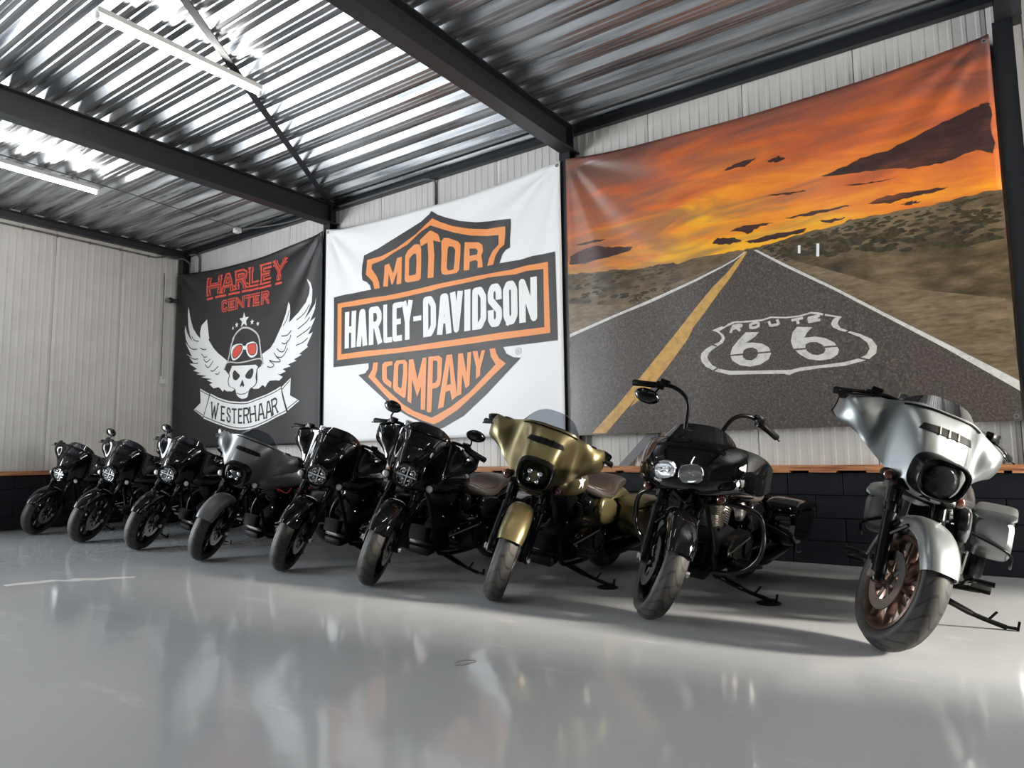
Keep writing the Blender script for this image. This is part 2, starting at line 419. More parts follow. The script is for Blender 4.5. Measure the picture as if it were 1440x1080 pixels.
fitting('conduit_run', mb, 'conduit', 'dark conduit leading right from the junction box along the eave', 'conduit')
mb = MB().tube([(-5.93, CLY-.02, 1.3), (-5.93, CLY-.02, 4.50)] + catmull([(-5.93, CLY-.025, 4.54), (-5.95, CLY-.06, 4.575), (-6.05, CLY-.10, 4.585)], 4) + [(-6.9, CLY-.10, 4.585), (-7.7, CLY-.10, 4.585)], .016, 8)
fitting('conduit_run', mb, 'conduit', 'conduit dropping behind the white banner above its shield emblem', 'conduit')
mb = MB().tube([(-11.40, CLY-.025, 3.9), (-11.40, CLY-.025, 4.45)] + catmull([(-11.40, CLY-.03, 4.50), (-11.46, CLY-.06, 4.56), (-11.60, CLY-.10, 4.57)], 4), .018, 8)
fitting('conduit_run', mb, 'conduit', 'right one of the two conduits rising from the top left corner of the black banner', 'conduit')
mb = MB().tube([(-11.64, CLY-.06, 3.9), (-11.64, CLY-.06, 4.38)] + catmull([(-11.64, CLY-.06, 4.42), (-11.70, CLY-.14, 4.50), (-11.80, CLY-.25, 4.50), (LX+.12, CLY-.5, 4.50)], 4), .012, 8)
fitting('conduit_run', mb, 'conduit', 'left one of the two conduits, bending round the room corner by the black banner', 'conduit')
mb = MB().tube([(LX+.015, 2.1, 4.47), (LX+.015, 6.1, 4.47)] + catmull([(LX+.015, 6.15, 4.47), (LX+.04, 6.3, 4.50), (LX+.06, 6.42, 4.56)], 4), .014, 8)
for k in range(9): mb.box((LX+.006, 2.3+k*.47, 4.47), (.02, .025, .045))
fitting('conduit_run', mb, 'conduit', 'long conduit clipped along the top of the left wall', 'conduit')
sc_ = empty('security_camera', (-11.80, 6.43, 3.75)); tag(sc_, 'small black round camera at the left edge of the black banner', 'camera')
MB().sphere((0, 0, 0), (.10, .10, .10), nu=14, nv=10).build('camera_ball', 'steel_dark', sc_)
MB().disc((.022, -.042, -.01), .024, (.5, -.8, -.15), .014, 14).build('camera_lens', 'steel_grey', sc_)
MB().tube([(0, .03, 0), (.02, .11, .0)], .035, 12).build('camera_mount', 'steel_dark', sc_)
wbx = empty('wall_box', (LX+.0, 6.375, 2.326)); tag(wbx, 'small white socket box on the left wall beside the black banner', 'box')
MB().box((.035, 0, 0), (.07, .085, .085), bev=.008).build('box_body', 'white_plastic', wbx)
MB().box((.015, -.02, .07), (.03, .03, .05), bev=.005).build('cable_entry', 'white_plastic', wbx)
MB().tube([(.012, -.02, .09), (.012, -.02, 1.9)], .006, 6).build('supply_cable', 'conduit', wbx)
# door track at the right edge of the mural
tr = empty('door_track', (.36, D-.06, 0)); tag(tr, 'grey slotted steel track standing right of the road mural', 'rail')
mb = MB().box((0, 0, 2.9), (.035, .06, 3.1)).box((.035, .025, 2.9), (.04, .008, 3.1)); mb.build('track_channel', 'steel_grey', tr, ang=0)
for k in range(7): MB().box((0, -.031, 1.9+k*.38), (.014, .006, .05)).build('slot', 'mortar', tr, ang=0)
MB().box((.02, -.02, 1.25), (.05, .03, .5), bev=.004).build('wood_post', 'wood', tr, ang=0)
# fluorescent battens
tube_me = MB().tube([(0, -.74, 0), (0, -.72, 0), (0, .72, 0), (0, .74, 0)], [.011, .014, .014, .011], 12).mesh('tube', 'tube')
body_me = MB().box((0, 0, .055), (.085, 1.52, .05), bev=.006).mesh('batten_body', 'white_plastic')
end_me = MB().box((0, 0, .01), (.05, .03, .05), bev=.005).mesh('tube_holder', 'white_plastic')
cl_me = MB().tube([(0, 0, .08), (0, 0, .14)], .006, 6).mesh('hanger', 'steel_grey')
labs = ['lit fluorescent batten under the ceiling at the upper left', 'lit fluorescent batten near the roof brace above the black banner', 'lit fluorescent batten under the roof bay of the road mural', 'lit fluorescent batten behind the viewer, left bay', 'lit fluorescent batten behind the viewer, middle bay', 'lit fluorescent batten behind the viewer, right bay']
for i, (x, yy) in enumerate(((-9.69, 3.48), (-5.77, 3.20), (-1.85, 2.6), (-9.69, -1.5), (-5.77, -1.5), (-1.85, -1.5))):
    t = empty('fluorescent_batten', (x, yy, 4.51)); tag(t, labs[i], 'lamp', 'fluorescent battens under the roof')
    link('tube', tube_me, t); link('batten_body', body_me, t)
    for s_ in (-1, 1):
        link('tube_holder', end_me, t, Matrix.Translation((0, s_*.75, 0))); link('hanger', cl_me, t, Matrix.Translation((0, s_*.5, 0)))
ART={'sh_top': [(-5.861,4.096),(-5.757,4.022),(-5.639,3.966),(-5.6,3.95),(-5.408,3.872),(-5.147,3.802),(-4.931,3.764),(-4.756,3.745),(-4.629,3.733),(-4.637,3.617),(-4.643,3.49),(-4.637,3.386),(-4.701,3.37),(-4.753,3.325),(-4.78,3.258),(-4.793,3.224),(-4.834,3.096),(-6.855,3.002),(-6.937,3.217),(-6.961,3.286),(-7.019,3.344),(-7.107,3.387),(-7.125,3.469),(-7.127,3.602),(-7.098,3.734),(-6.817,3.779),(-6.551,3.851),(-6.249,3.931),(-6.041,3.988),(-5.898,4.06)], 'or_top': [(-6.876,3.224),(-6.915,3.336),(-6.973,3.392),(-7.048,3.456),(-7.034,3.661),(-6.749,3.665),(-6.463,3.721),(-6.123,3.84),(-5.959,3.932),(-5.847,3.995),(-5.718,3.921),(-5.523,3.83),(-5.259,3.743),(-4.968,3.673),(-4.709,3.658),(-4.715,3.561),(-4.726,3.441),(-4.795,3.404),(-4.857,3.329),(-4.89,3.227),(-4.982,3.228),(-4.954,3.318),(-4.9,3.395),(-4.812,3.458),(-4.811,3.508),(-4.807,3.572),(-4.969,3.589),(-5.222,3.647),(-5.485,3.736),(-5.718,3.836),(-5.878,3.908),(-6.041,3.855),(-6.27,3.733),(-6.549,3.665),(-6.726,3.607),(-6.941,3.584),(-6.947,3.522),(-6.848,3.407),(-6.802,3.319),(-6.785,3.232)], 'm_M': [(-6.723,3.242),(-6.699,3.529),(-6.615,3.539),(-6.543,3.39),(-6.466,3.586),(-6.376,3.59),(-6.392,3.231),(-6.482,3.233),(-6.465,3.409),(-6.551,3.247),(-6.573,3.248),(-6.625,3.404),(-6.639,3.229)], 'm_O': [(-6.332,3.277),(-6.316,3.591),(-6.27,3.646),(-6.144,3.709),(-6.061,3.694),(-6.03,3.633),(-6.03,3.415),(-6.04,3.246),(-6.071,3.22),(-6.269,3.227),(-6.315,3.242)], 'm_O_h': [(-6.252,3.319),(-6.244,3.53),(-6.217,3.557),(-6.154,3.59),(-6.119,3.579),(-6.113,3.491),(-6.123,3.321),(-6.143,3.309),(-6.227,3.31)], 'm_T': [(-6.051,3.747),(-5.898,3.834),(-5.868,3.839),(-5.748,3.765),(-5.709,3.665),(-5.719,3.66),(-5.828,3.701),(-5.808,3.5),(-5.819,3.218),(-5.919,3.226),(-5.908,3.487),(-5.922,3.691),(-6.041,3.659)], 'm_P': [(-5.699,3.664),(-5.659,3.702),(-5.582,3.687),(-5.429,3.612),(-5.387,3.566),(-5.388,3.424),(-5.412,3.249),(-5.45,3.218),(-5.623,3.22),(-5.681,3.241),(-5.696,3.297),(-5.69,3.478)], 'm_P_h': [(-5.603,3.311),(-5.592,3.552),(-5.573,3.579),(-5.505,3.558),(-5.471,3.514),(-5.478,3.38),(-5.492,3.278),(-5.517,3.267),(-5.584,3.27)], 'm_R': [(-5.341,3.23),(-5.32,3.583),(-5.095,3.536),(-5.045,3.494),(-5.039,3.42),(-5.07,3.367),(-5.061,3.337),(-5.05,3.225),(-5.131,3.229),(-5.125,3.304),(-5.152,3.331),(-5.244,3.325),(-5.258,3.224)], 'm_R_h': [(-5.243,3.398),(-5.242,3.487),(-5.142,3.468),(-5.118,3.435),(-5.133,3.393)], 'bar': [(-7.709,3.235),(-7.443,3.242),(-6.948,3.23),(-4.793,3.224),(-4.492,3.215),(-4.328,3.234),(-4.026,3.225),(-4.018,2.226),(-4.761,2.225),(-6.972,2.233),(-7.694,2.239)], 'bar_o': [(-7.62,3.132),(-7.25,3.131),(-6.678,3.109),(-6.04,3.114),(-5.72,3.126),(-5.154,3.133),(-4.628,3.118),(-4.395,3.135),(-4.122,3.129),(-4.109,2.319),(-4.845,2.318),(-5.723,2.313),(-6.672,2.325),(-7.617,2.332)], 'bar_i': [(-7.533,3.064),(-7.015,3.048),(-6.459,3.043),(-5.839,3.053),(-5.721,3.066),(-4.975,3.082),(-4.562,3.054),(-4.412,3.071),(-4.187,3.058),(-4.185,2.392),(-4.809,2.398),(-5.723,2.39),(-6.456,2.385),(-7.008,2.406),(-7.531,2.407)], 'sh_low': [(-6.988,2.243),(-6.987,2.163),(-7.05,2.104),(-7.184,2.09),(-7.003,1.956),(-6.537,1.614),(-6.243,1.478),(-5.882,1.344),(-5.715,1.312),(-5.669,1.322),(-5.351,1.453),(-4.992,1.701),(-4.714,1.917),(-4.509,2.077),(-4.611,2.093),(-4.711,2.144),(-4.76,2.232)], 'or_low': [(-6.897,2.235),(-6.919,2.141),(-6.992,2.051),(-6.845,1.929),(-6.559,1.684),(-6.284,1.525),(-6.04,1.432),(-5.823,1.371),(-5.726,1.397),(-5.443,1.528),(-5.114,1.751),(-4.885,1.916),(-4.716,2.03),(-4.814,2.098),(-4.856,2.165),(-4.872,2.225),(-4.954,2.224),(-4.934,2.13),(-4.866,2.033),(-4.989,1.939),(-5.258,1.732),(-5.536,1.576),(-5.726,1.499),(-5.862,1.454),(-6.161,1.549),(-6.368,1.651),(-6.712,1.904),(-6.864,2.041),(-6.825,2.133),(-6.814,2.231)], 'c_C': [(-6.736,2.189),(-6.693,2.225),(-6.551,2.223),(-6.547,2.172),(-6.627,2.164),(-6.653,2.15),(-6.647,2.001),(-6.565,1.948),(-6.571,1.868),(-6.701,1.95),(-6.735,2.0)], 'c_O': [(-6.519,2.186),(-6.476,2.225),(-6.328,2.223),(-6.282,2.18),(-6.282,2.027),(-6.316,1.739),(-6.347,1.726),(-6.517,1.828),(-6.543,1.877)], 'c_O_h': [(-6.444,2.148),(-6.423,2.177),(-6.359,2.172),(-6.359,2.064),(-6.386,1.881),(-6.4,1.852),(-6.449,1.886),(-6.453,1.917)], 'c_M': [(-6.255,2.216),(-6.173,2.216),(-6.105,1.952),(-6.01,2.216),(-5.944,2.215),(-5.97,1.555),(-6.05,1.566),(-6.04,1.857),(-6.111,1.727),(-6.199,1.959),(-6.212,1.65),(-6.285,1.684)], 'c_P': [(-5.91,2.219),(-5.733,2.217),(-5.681,2.178),(-5.69,1.98),(-5.715,1.849),(-5.773,1.817),(-5.841,1.814),(-5.862,1.527),(-5.901,1.519),(-5.944,1.536)], 'c_P_h': [(-5.831,2.162),(-5.782,2.162),(-5.759,2.141),(-5.763,1.927),(-5.792,1.884),(-5.841,1.881)], 'c_A': [(-5.612,2.212),(-5.523,2.215),(-5.445,1.701),(-5.526,1.648),(-5.557,1.773),(-5.625,1.759),(-5.659,1.575),(-5.755,1.556)], 'c_A_h': [(-5.606,1.839),(-5.563,2.087),(-5.543,1.852)], 'c_N': [(-5.429,2.213),(-5.355,2.213),(-5.301,1.964),(-5.287,2.214),(-5.226,2.215),(-5.257,1.817),(-5.316,1.779),(-5.366,1.954),(-5.382,1.718),(-5.451,1.694)], 'c_Y': [(-5.208,2.221),(-5.131,2.217),(-5.107,2.104),(-5.074,2.217),(-5.015,2.216),(-5.09,2.003),(-5.095,1.919),(-5.161,1.884),(-5.156,2.023)], 'hd_tl': [(-7.434,2.997)], 'hd_tr': [(-4.284,2.978)], 'hd_bl': [(-7.455,2.483)], 'hd_br': [(-4.287,2.45)], 'hd': [('H', -7.461,-7.24),('A', -7.217,-7.017),('R', -6.985,-6.741),('L', -6.71,-6.552),('E', -6.544,-6.372),('Y', -6.372,-6.188),('-', -6.173,-6.03),('D', -6.0,-5.785),('A', -5.765,-5.537),('V', -5.557,-5.363),('I', -5.341,-5.234),('D', -5.212,-4.993),('S', -4.97,-4.762),('O', -4.744,-4.543),('N', -4.521,-4.278)], 'reg': [(-4.541,2.155)], 'wingL': [(-10.851,3.315),(-10.813,3.158),(-10.765,2.98),(-10.785,2.965),(-10.643,2.811),(-10.506,2.706),(-10.254,2.562),(-10.284,2.399),(-10.179,2.316),(-10.185,2.183),(-10.069,2.108),(-10.03,2.084),(-10.091,2.058),(-10.243,2.068),(-10.32,2.103),(-10.357,2.068),(-10.424,2.125),(-10.477,2.151),(-10.607,2.14),(-10.722,2.214),(-10.633,2.233),(-10.801,2.288),(-10.655,2.296),(-10.966,2.347),(-10.805,2.358),(-11.121,2.413),(-10.984,2.418),(-11.228,2.485),(-11.099,2.5),(-11.357,2.611),(-11.202,2.6),(-11.468,2.791),(-11.279,2.721),(-11.524,2.997),(-11.404,2.912),(-11.505,3.045),(-11.558,3.201),(-11.548,3.297),(-11.485,3.163),(-11.372,3.053),(-11.277,2.998),(-11.376,3.105),(-11.445,3.277),(-11.451,3.457),(-11.411,3.595),(-11.34,3.384),(-11.25,3.21),(-11.113,3.076),(-11.006,3.006),(-11.029,3.096),(-10.993,3.223)], 'wingR': [(-8.724,3.316),(-8.779,3.14),(-8.875,2.97),(-9.054,2.754),(-9.008,2.787),(-9.161,2.661),(-9.365,2.589),(-9.324,2.435),(-9.472,2.361),(-9.454,2.188),(-9.602,2.091),(-9.53,2.058),(-9.413,2.057),(-9.323,2.107),(-9.253,2.067),(-9.198,2.127),(-9.143,2.158),(-8.986,2.153),(-8.897,2.14),(-8.811,2.189),(-8.949,2.248),(-8.878,2.235),(-8.737,2.266),(-8.815,2.307),(-8.621,2.332),(-8.687,2.365),(-8.496,2.403),(-8.55,2.428),(-8.383,2.481),(-8.51,2.52),(-8.436,2.499),(-8.251,2.583),(-8.272,2.612),(-8.151,2.789),(-8.255,2.763),(-8.209,2.827),(-8.1,3.002),(-8.213,2.953),(-8.113,3.129),(-8.088,3.303),(-8.114,3.205),(-8.207,3.104),(-8.338,2.994),(-8.264,3.099),(-8.182,3.24),(-8.173,3.416),(-8.208,3.524),(-8.277,3.599),(-8.225,3.463),(-8.242,3.363),(-8.306,3.245),(-8.459,3.112),(-8.673,2.991),(-8.657,3.125),(-8.681,3.258)], 'feathers': [[(-8.85,2.707),(-8.762,2.683),(-8.655,2.735),(-8.625,2.801)], [(-8.98,2.636),(-8.889,2.578),(-8.78,2.581),(-8.698,2.725)], [(-9.056,2.58),(-8.976,2.509),(-8.821,2.495),(-8.694,2.607)], [(-9.177,2.478),(-9.04,2.438),(-8.874,2.43),(-8.998,2.518)], [(-9.219,2.383),(-9.127,2.358),(-9.043,2.389),(-9.165,2.463)], [(-8.513,2.63),(-8.357,2.662),(-8.255,2.718)], [(-8.495,3.007),(-8.341,3.084),(-8.229,3.208)], [(-8.471,2.87),(-8.299,2.951),(-8.224,3.018)], [(-8.488,2.751),(-8.295,2.824),(-8.201,2.876)], [(-8.86,2.811),(-8.708,2.807),(-8.61,2.867)], [(-8.834,2.965),(-8.736,3.057),(-8.689,3.181)], [(-11.009,2.848),(-10.911,2.807),(-10.83,2.807)], [(-10.962,2.742),(-10.876,2.672),(-10.81,2.689)], [(-10.902,2.651),(-10.818,2.589),(-10.713,2.634)], [(-10.856,2.554),(-10.759,2.492),(-10.632,2.596)], [(-10.703,2.441),(-10.623,2.427),(-10.495,2.492)], [(-10.567,2.377),(-10.501,2.364),(-10.451,2.398)], [(-11.48,2.976),(-11.302,2.862),(-11.105,2.834)], [(-11.438,2.764),(-11.235,2.682),(-11.067,2.666)], [(-11.345,2.644),(-11.174,2.598),(-11.063,2.596)], [(-11.316,3.086),(-11.198,2.994),(-11.057,2.963)]], 'skull': [(-10.15,2.492),(-10.181,2.361),(-10.166,2.315),(-10.196,2.243),(-10.171,2.152),(-10.069,2.116),(-10.006,2.082),(-9.964,1.992),(-9.864,1.934),(-9.779,1.922),(-9.684,1.945),(-9.641,2.058),(-9.532,2.108),(-9.487,2.162),(-9.502,2.249),(-9.481,2.362),(-9.475,2.448)], 'eyeL': [(-10.057,2.388),(-10.092,2.324),(-10.063,2.248),(-9.988,2.228),(-9.927,2.253),(-9.892,2.294),(-9.956,2.343),(-10.02,2.385)], 'eyeR': [(-9.584,2.385),(-9.666,2.363),(-9.736,2.311),(-9.753,2.261),(-9.684,2.227),(-9.613,2.229),(-9.567,2.283),(-9.558,2.34)], 'nose': [(-9.824,2.23),(-9.885,2.132),(-9.872,2.105),(-9.837,2.136),(-9.799,2.105),(-9.769,2.132)], 'teeth': [(-9.966,2.021),(-9.867,1.993),(-9.746,2.0),(-9.664,2.03)], 'dome': [(-10.251,2.501),(-10.195,2.646),(-10.152,2.807),(-10.082,2.919),(-10.122,2.896),(-10.01,2.994),(-9.875,3.048),(-9.784,3.048),(-9.671,3.024),(-9.547,2.962),(-9.465,2.892),(-9.418,2.793),(-9.432,2.819),(-9.403,2.671),(-9.365,2.481)], 'brim': [(-10.342,2.427),(-10.29,2.505),(-10.215,2.543),(-10.014,2.518),(-9.768,2.503),(-9.507,2.53),(-9.378,2.522),(-9.322,2.449),(-9.373,2.396),(-9.455,2.4),(-9.503,2.436),(-9.766,2.447),(-10.111,2.467),(-10.169,2.372)], 'brimline': [(-10.324,2.425),(-10.265,2.518),(-10.164,2.534),(-9.963,2.503),(-9.72,2.505),(-9.507,2.523),(-9.389,2.515),(-9.336,2.457),(-9.373,2.403)], 'gogL': [(-10.125,2.774),(-10.027,2.805),(-9.879,2.8),(-9.828,2.758),(-9.836,2.671),(-9.918,2.59),(-10.04,2.55),(-10.116,2.579),(-10.146,2.686)], 'redL': [(-10.073,2.724),(-9.976,2.776),(-9.865,2.769),(-9.861,2.688),(-9.944,2.615),(-10.042,2.587),(-10.099,2.644)], 'gogR': [(-9.744,2.779),(-9.661,2.802),(-9.56,2.801),(-9.475,2.736),(-9.471,2.62),(-9.527,2.568),(-9.626,2.556),(-9.713,2.615),(-9.753,2.707)], 'redR': [(-9.706,2.746),(-9.635,2.771),(-9.528,2.764),(-9.502,2.696),(-9.522,2.618),(-9.604,2.597),(-9.678,2.641)], 'bridge': [(-9.847,2.76),(-9.736,2.756),(-9.733,2.697),(-9.845,2.701)], 'stars': [(-9.824,3.173,0.13),(-10.021,3.121,0.05),(-10.126,3.082,0.035),(-9.619,3.12,0.052),(-9.477,3.075,0.042)], 'ribbon': [(-10.682,2.059),(-10.468,1.978),(-10.184,1.909),(-9.886,1.878),(-9.669,1.872),(-9.431,1.916),(-9.203,1.958),(-8.981,2.014),(-8.854,2.054),(-8.812,1.892),(-8.707,1.654),(-8.966,1.591),(-9.187,1.524),(-9.459,1.457),(-9.65,1.435),(-9.866,1.435),(-10.163,1.475),(-10.524,1.562),(-10.873,1.659),(-10.777,1.859)], 'tailL': [(-10.988,2.163),(-10.708,2.053),(-10.803,1.846),(-10.887,1.682),(-11.168,1.815),(-10.964,1.923)], 'tailR': [(-8.839,2.039),(-8.62,2.16),(-8.629,1.902),(-8.416,1.812),(-8.676,1.68),(-8.756,1.834)], 'riblines': [[(-10.685,2.029),(-10.467,1.948),(-10.183,1.88),(-9.885,1.848),(-9.668,1.844),(-9.43,1.887),(-9.202,1.93),(-8.98,1.983),(-8.849,2.022)], [(-10.853,1.688),(-10.526,1.595),(-10.165,1.507),(-9.867,1.467),(-9.651,1.468),(-9.46,1.49),(-9.188,1.555),(-8.967,1.62),(-8.719,1.682)], [(-10.703,2.068),(-10.79,1.852),(-10.884,1.667)], [(-8.85,2.053),(-8.806,1.892),(-8.699,1.654)], [(-11.127,1.816),(-10.876,1.712)], [(-10.975,2.128),(-10.72,2.031)], [(-8.822,2.006),(-8.632,2.127)], [(-8.688,1.711),(-8.448,1.823)]], 'wh_b': [(-10.58,1.631),(-10.333,1.591),(-10.167,1.563),(-10.012,1.542),(-9.846,1.533),(-9.683,1.529),(-9.504,1.544),(-9.314,1.571),(-9.127,1.598),(-8.977,1.64)], 'wh_t': [(-10.555,1.908),(-10.332,1.836),(-10.179,1.806),(-10.024,1.783),(-9.857,1.774),(-9.701,1.781),(-9.552,1.794),(-9.353,1.826),(-9.165,1.851),(-9.021,1.888)], 'harley': [('H', -10.868,-10.473),('A', -10.478,-10.124),('R', -10.089,-9.782),('L', -9.737,-9.499),('E', -9.453,-9.171),('Y', -9.124,-8.79)], 'harley_b': [(-10.855,3.702),(-8.878,3.675)], 'harley_t': [(-10.873,4.021),(-8.827,4.012)], 'center': [('C', -10.461,-10.298),('E', -10.267,-10.084),('N', -10.06,-9.828),('T', -9.805,-9.617),('E', -9.609,-9.444),('R', -9.409,-9.197)], 'center_b': [(-10.443,3.378),(-9.192,3.355)], 'center_t': [(-10.453,3.58),(-9.21,3.572)], 'hor': [(-3.873,2.942),(-3.552,2.907),(-3.246,2.881),(-2.919,2.854),(-2.676,2.836),(-2.214,2.862),(-1.966,2.858),(-1.876,2.854),(-1.669,2.885),(-1.387,2.906),(-1.144,2.931),(-0.887,2.949),(-0.524,2.949),(-0.185,2.96),(0.081,2.977),(0.194,2.981)], 'road': [(-1.921,2.856),(-1.847,2.842),(-1.568,2.64),(-1.177,2.352),(-0.816,2.086),(-0.375,1.766),(0.087,1.416),(0.093,1.167),(-1.244,1.158),(-3.852,1.188),(-3.848,2.274),(-2.93,2.53),(-2.415,2.665),(-2.156,2.75)], 'lineL': [(-1.943,2.847),(-2.03,2.794),(-2.156,2.744),(-2.416,2.659),(-2.931,2.52),(-3.261,2.43),(-3.857,2.275),(-3.857,2.24),(-3.254,2.405),(-2.925,2.489),(-2.413,2.636),(-2.154,2.728),(-2.028,2.781),(-1.934,2.836)], 'lineR': [(-1.859,2.844),(-1.829,2.842),(-1.567,2.655),(-1.175,2.381),(-0.814,2.116),(-0.372,1.797),(0.092,1.477),(0.086,1.399),(-0.386,1.762),(-0.827,2.093),(-1.189,2.363),(-1.596,2.645)], 'yel1': [(-1.931,2.845),(-1.916,2.842),(-1.987,2.743),(-2.084,2.619),(-2.232,2.453),(-2.366,2.297),(-2.606,2.038),(-2.889,1.74),(-3.449,1.186),(-3.609,1.191),(-3.291,1.487),(-2.847,1.949),(-2.634,2.17),(-2.427,2.385),(-2.259,2.552),(-2.113,2.67),(-2.032,2.757)], 'yel2': [(-2.475,2.174),(-2.531,2.078),(-2.749,1.826),(-3.019,1.537),(-3.165,1.447),(-2.96,1.697),(-2.709,1.984),(-2.57,2.114)], 'yel3': [(-2.052,2.66),(-2.149,2.551),(-2.232,2.462),(-2.263,2.467),(-2.164,2.584),(-2.076,2.664)], 'shield': [(-2.409,1.882),(-2.4,1.924),(-2.354,1.963),(-2.287,1.992),(-2.221,2.014),(-2.194,2.047),(-2.201,2.076),(-2.232,2.108),(-2.284,2.135),(-2.23,2.151),(-2.157,2.171),(-2.072,2.196),(-1.934,2.186),(-1.812,2.184),(-1.731,2.199),(-1.602,2.179),(-1.487,2.177),(-1.386,2.195),(-1.325,2.183),(-1.277,2.164),(-1.136,2.119),(-1.161,2.096),(-1.175,2.065),(-1.153,2.024),(-1.096,1.994),(-1.006,1.955),(-0.918,1.901),(-0.882,1.84),(-0.891,1.778),(-0.95,1.731),(-1.002,1.719),(-1.137,1.693),(-1.328,1.69),(-1.501,1.678),(-1.552,1.669),(-1.601,1.649),(-1.641,1.665),(-1.89,1.682),(-2.137,1.695),(-2.277,1.741),(-2.361,1.791),(-2.403,1.845)], 'shield_in': [(-2.343,1.883),(-2.327,1.917),(-2.289,1.949),(-2.237,1.977),(-2.186,2.003),(-2.163,2.043),(-2.176,2.08),(-2.217,2.118),(-2.144,2.152),(-2.065,2.178),(-1.934,2.169),(-1.813,2.168),(-1.732,2.184),(-1.603,2.165),(-1.488,2.163),(-1.387,2.179),(-1.278,2.147),(-1.189,2.122),(-1.215,2.097),(-1.228,2.065),(-1.212,2.033),(-1.166,2.006),(-1.086,1.971),(-1.007,1.927),(-0.953,1.873),(-0.939,1.821),(-0.965,1.773),(-1.024,1.747),(-1.135,1.725),(-1.326,1.716),(-1.499,1.711),(-1.576,1.697),(-1.627,1.699),(-1.888,1.714),(-2.121,1.731),(-2.233,1.759),(-2.296,1.8),(-2.33,1.846)], 'gaps': [[(-2.294,2.0),(-2.245,1.978)], [(-2.294,1.743),(-2.247,1.767)], [(-2.179,2.159),(-2.136,2.182)], [(-1.284,2.147),(-1.271,2.172)], [(-1.114,1.98),(-1.073,1.998)], [(-1.04,1.755),(-0.951,1.727)], [(-2.121,1.876),(-1.748,1.875)], [(-1.547,1.875),(-1.174,1.868)]], 'six1': [(-1.966,2.08),(-1.847,2.067),(-1.887,2.027),(-1.95,1.992),(-1.971,1.98),(-1.903,1.977),(-1.823,1.958),(-1.765,1.918),(-1.748,1.861),(-1.771,1.809),(-1.846,1.768),(-1.94,1.755),(-2.035,1.777),(-2.103,1.825),(-2.121,1.883),(-2.097,1.951),(-2.038,2.015)], 'six1h': [(-2.006,1.879),(-1.994,1.913),(-1.959,1.93),(-1.912,1.932),(-1.872,1.908),(-1.861,1.872),(-1.883,1.833),(-1.924,1.812),(-1.971,1.82),(-2.002,1.844)], 'six2': [(-1.511,2.077),(-1.381,2.057),(-1.427,2.016),(-1.454,1.972),(-1.361,1.972),(-1.277,1.947),(-1.208,1.9),(-1.176,1.838),(-1.19,1.794),(-1.251,1.761),(-1.336,1.756),(-1.433,1.778),(-1.505,1.831),(-1.553,1.889),(-1.571,1.952),(-1.552,2.03)], 'six2h': [(-1.45,1.879),(-1.445,1.912),(-1.407,1.927),(-1.352,1.922),(-1.304,1.89),(-1.283,1.849),(-1.302,1.818),(-1.346,1.805),(-1.394,1.816),(-1.436,1.847)], 'route': [('R', (-2.121,2.088),(-2.087,2.162), 0.104),('O', (-1.935,2.099),(-1.932,2.164), 0.098),('U', (-1.749,2.101),(-1.766,2.158), 0.098),('T', (-1.549,2.095),(-1.558,2.153), 0.102),('E', (-1.416,2.095),(-1.419,2.155), 0.105)], 'clouds': [[(-1.251,3.398),(-1.063,3.439),(-0.905,3.486),(-0.705,3.505),(-0.486,3.557),(-0.296,3.628),(-0.115,3.669),(0.038,3.708),(0.081,3.662),(0.084,3.277),(-0.073,3.333),(-0.274,3.292),(-0.502,3.296),(-0.715,3.336),(-0.989,3.377)], [(-3.868,3.141),(-3.703,3.184),(-3.505,3.19),(-3.313,3.147),(-3.09,3.112),(-3.11,3.075),(-3.354,3.049),(-3.628,3.027),(-3.87,3.04)], [(-0.892,3.07),(-0.729,3.107),(-0.514,3.105),(-0.288,3.078),(-0.402,3.064),(-0.564,3.061),(-0.709,3.038)], [(-2.115,3.676),(-1.972,3.72),(-1.804,3.724),(-1.898,3.669)], [(-1.689,3.662),(-1.6,3.691),(-1.53,3.651),(-1.617,3.628)], [(-2.064,3.072),(-1.925,3.1),(-1.66,3.073),(-1.807,3.057),(-1.899,3.013)], [(-1.932,2.936),(-1.694,2.967),(-1.398,2.959),(-1.413,2.926),(-1.668,2.916),(-1.844,2.91)], [(-2.234,2.977),(-2.207,3.02),(-2.021,3.0),(-1.962,2.951),(-2.085,2.943)], [(-1.573,3.088),(-1.322,3.101),(-1.005,3.09),(-1.11,3.078),(-1.378,3.068)], [(-1.065,2.943),(-1.038,2.967),(-0.913,2.932),(-0.689,2.963),(-0.764,2.937),(-0.939,2.917)], [(-3.865,3.25),(-3.701,3.263),(-3.387,3.249),(-3.504,3.225)], [(-0.627,3.011),(-0.555,3.022),(-0.498,3.004),(-0.58,2.995)], [(-1.763,3.346),(-1.532,3.323),(-1.365,3.305),(-1.533,3.305)], [(-1.072,3.274),(-0.844,3.254),(-0.648,3.249),(-0.844,3.24)], [(-1.273,3.001),(-1.14,2.997),(-1.063,2.986),(-1.168,2.965)], [(-2.954,2.86),(-2.813,2.869),(-2.658,2.859),(-2.541,2.822),(-2.745,2.814)]], 'posts': [[(-1.466,2.817),(-1.444,2.813),(-1.448,2.739),(-1.47,2.743)], [(-1.308,2.802),(-1.284,2.797),(-1.291,2.681),(-1.315,2.685)]], 'shoulder': [(-1.73,2.821),(-1.509,2.69),(-0.8,2.343),(0.02,2.116),(0.083,1.584),(0.092,1.477),(-0.372,1.797),(-0.814,2.116),(-1.175,2.381),(-1.567,2.655),(-1.829,2.842)], 'msk_top': [(-3.874,4.252),(-3.32,4.178),(-2.693,4.182),(-1.905,4.168),(-1.291,4.176)]}
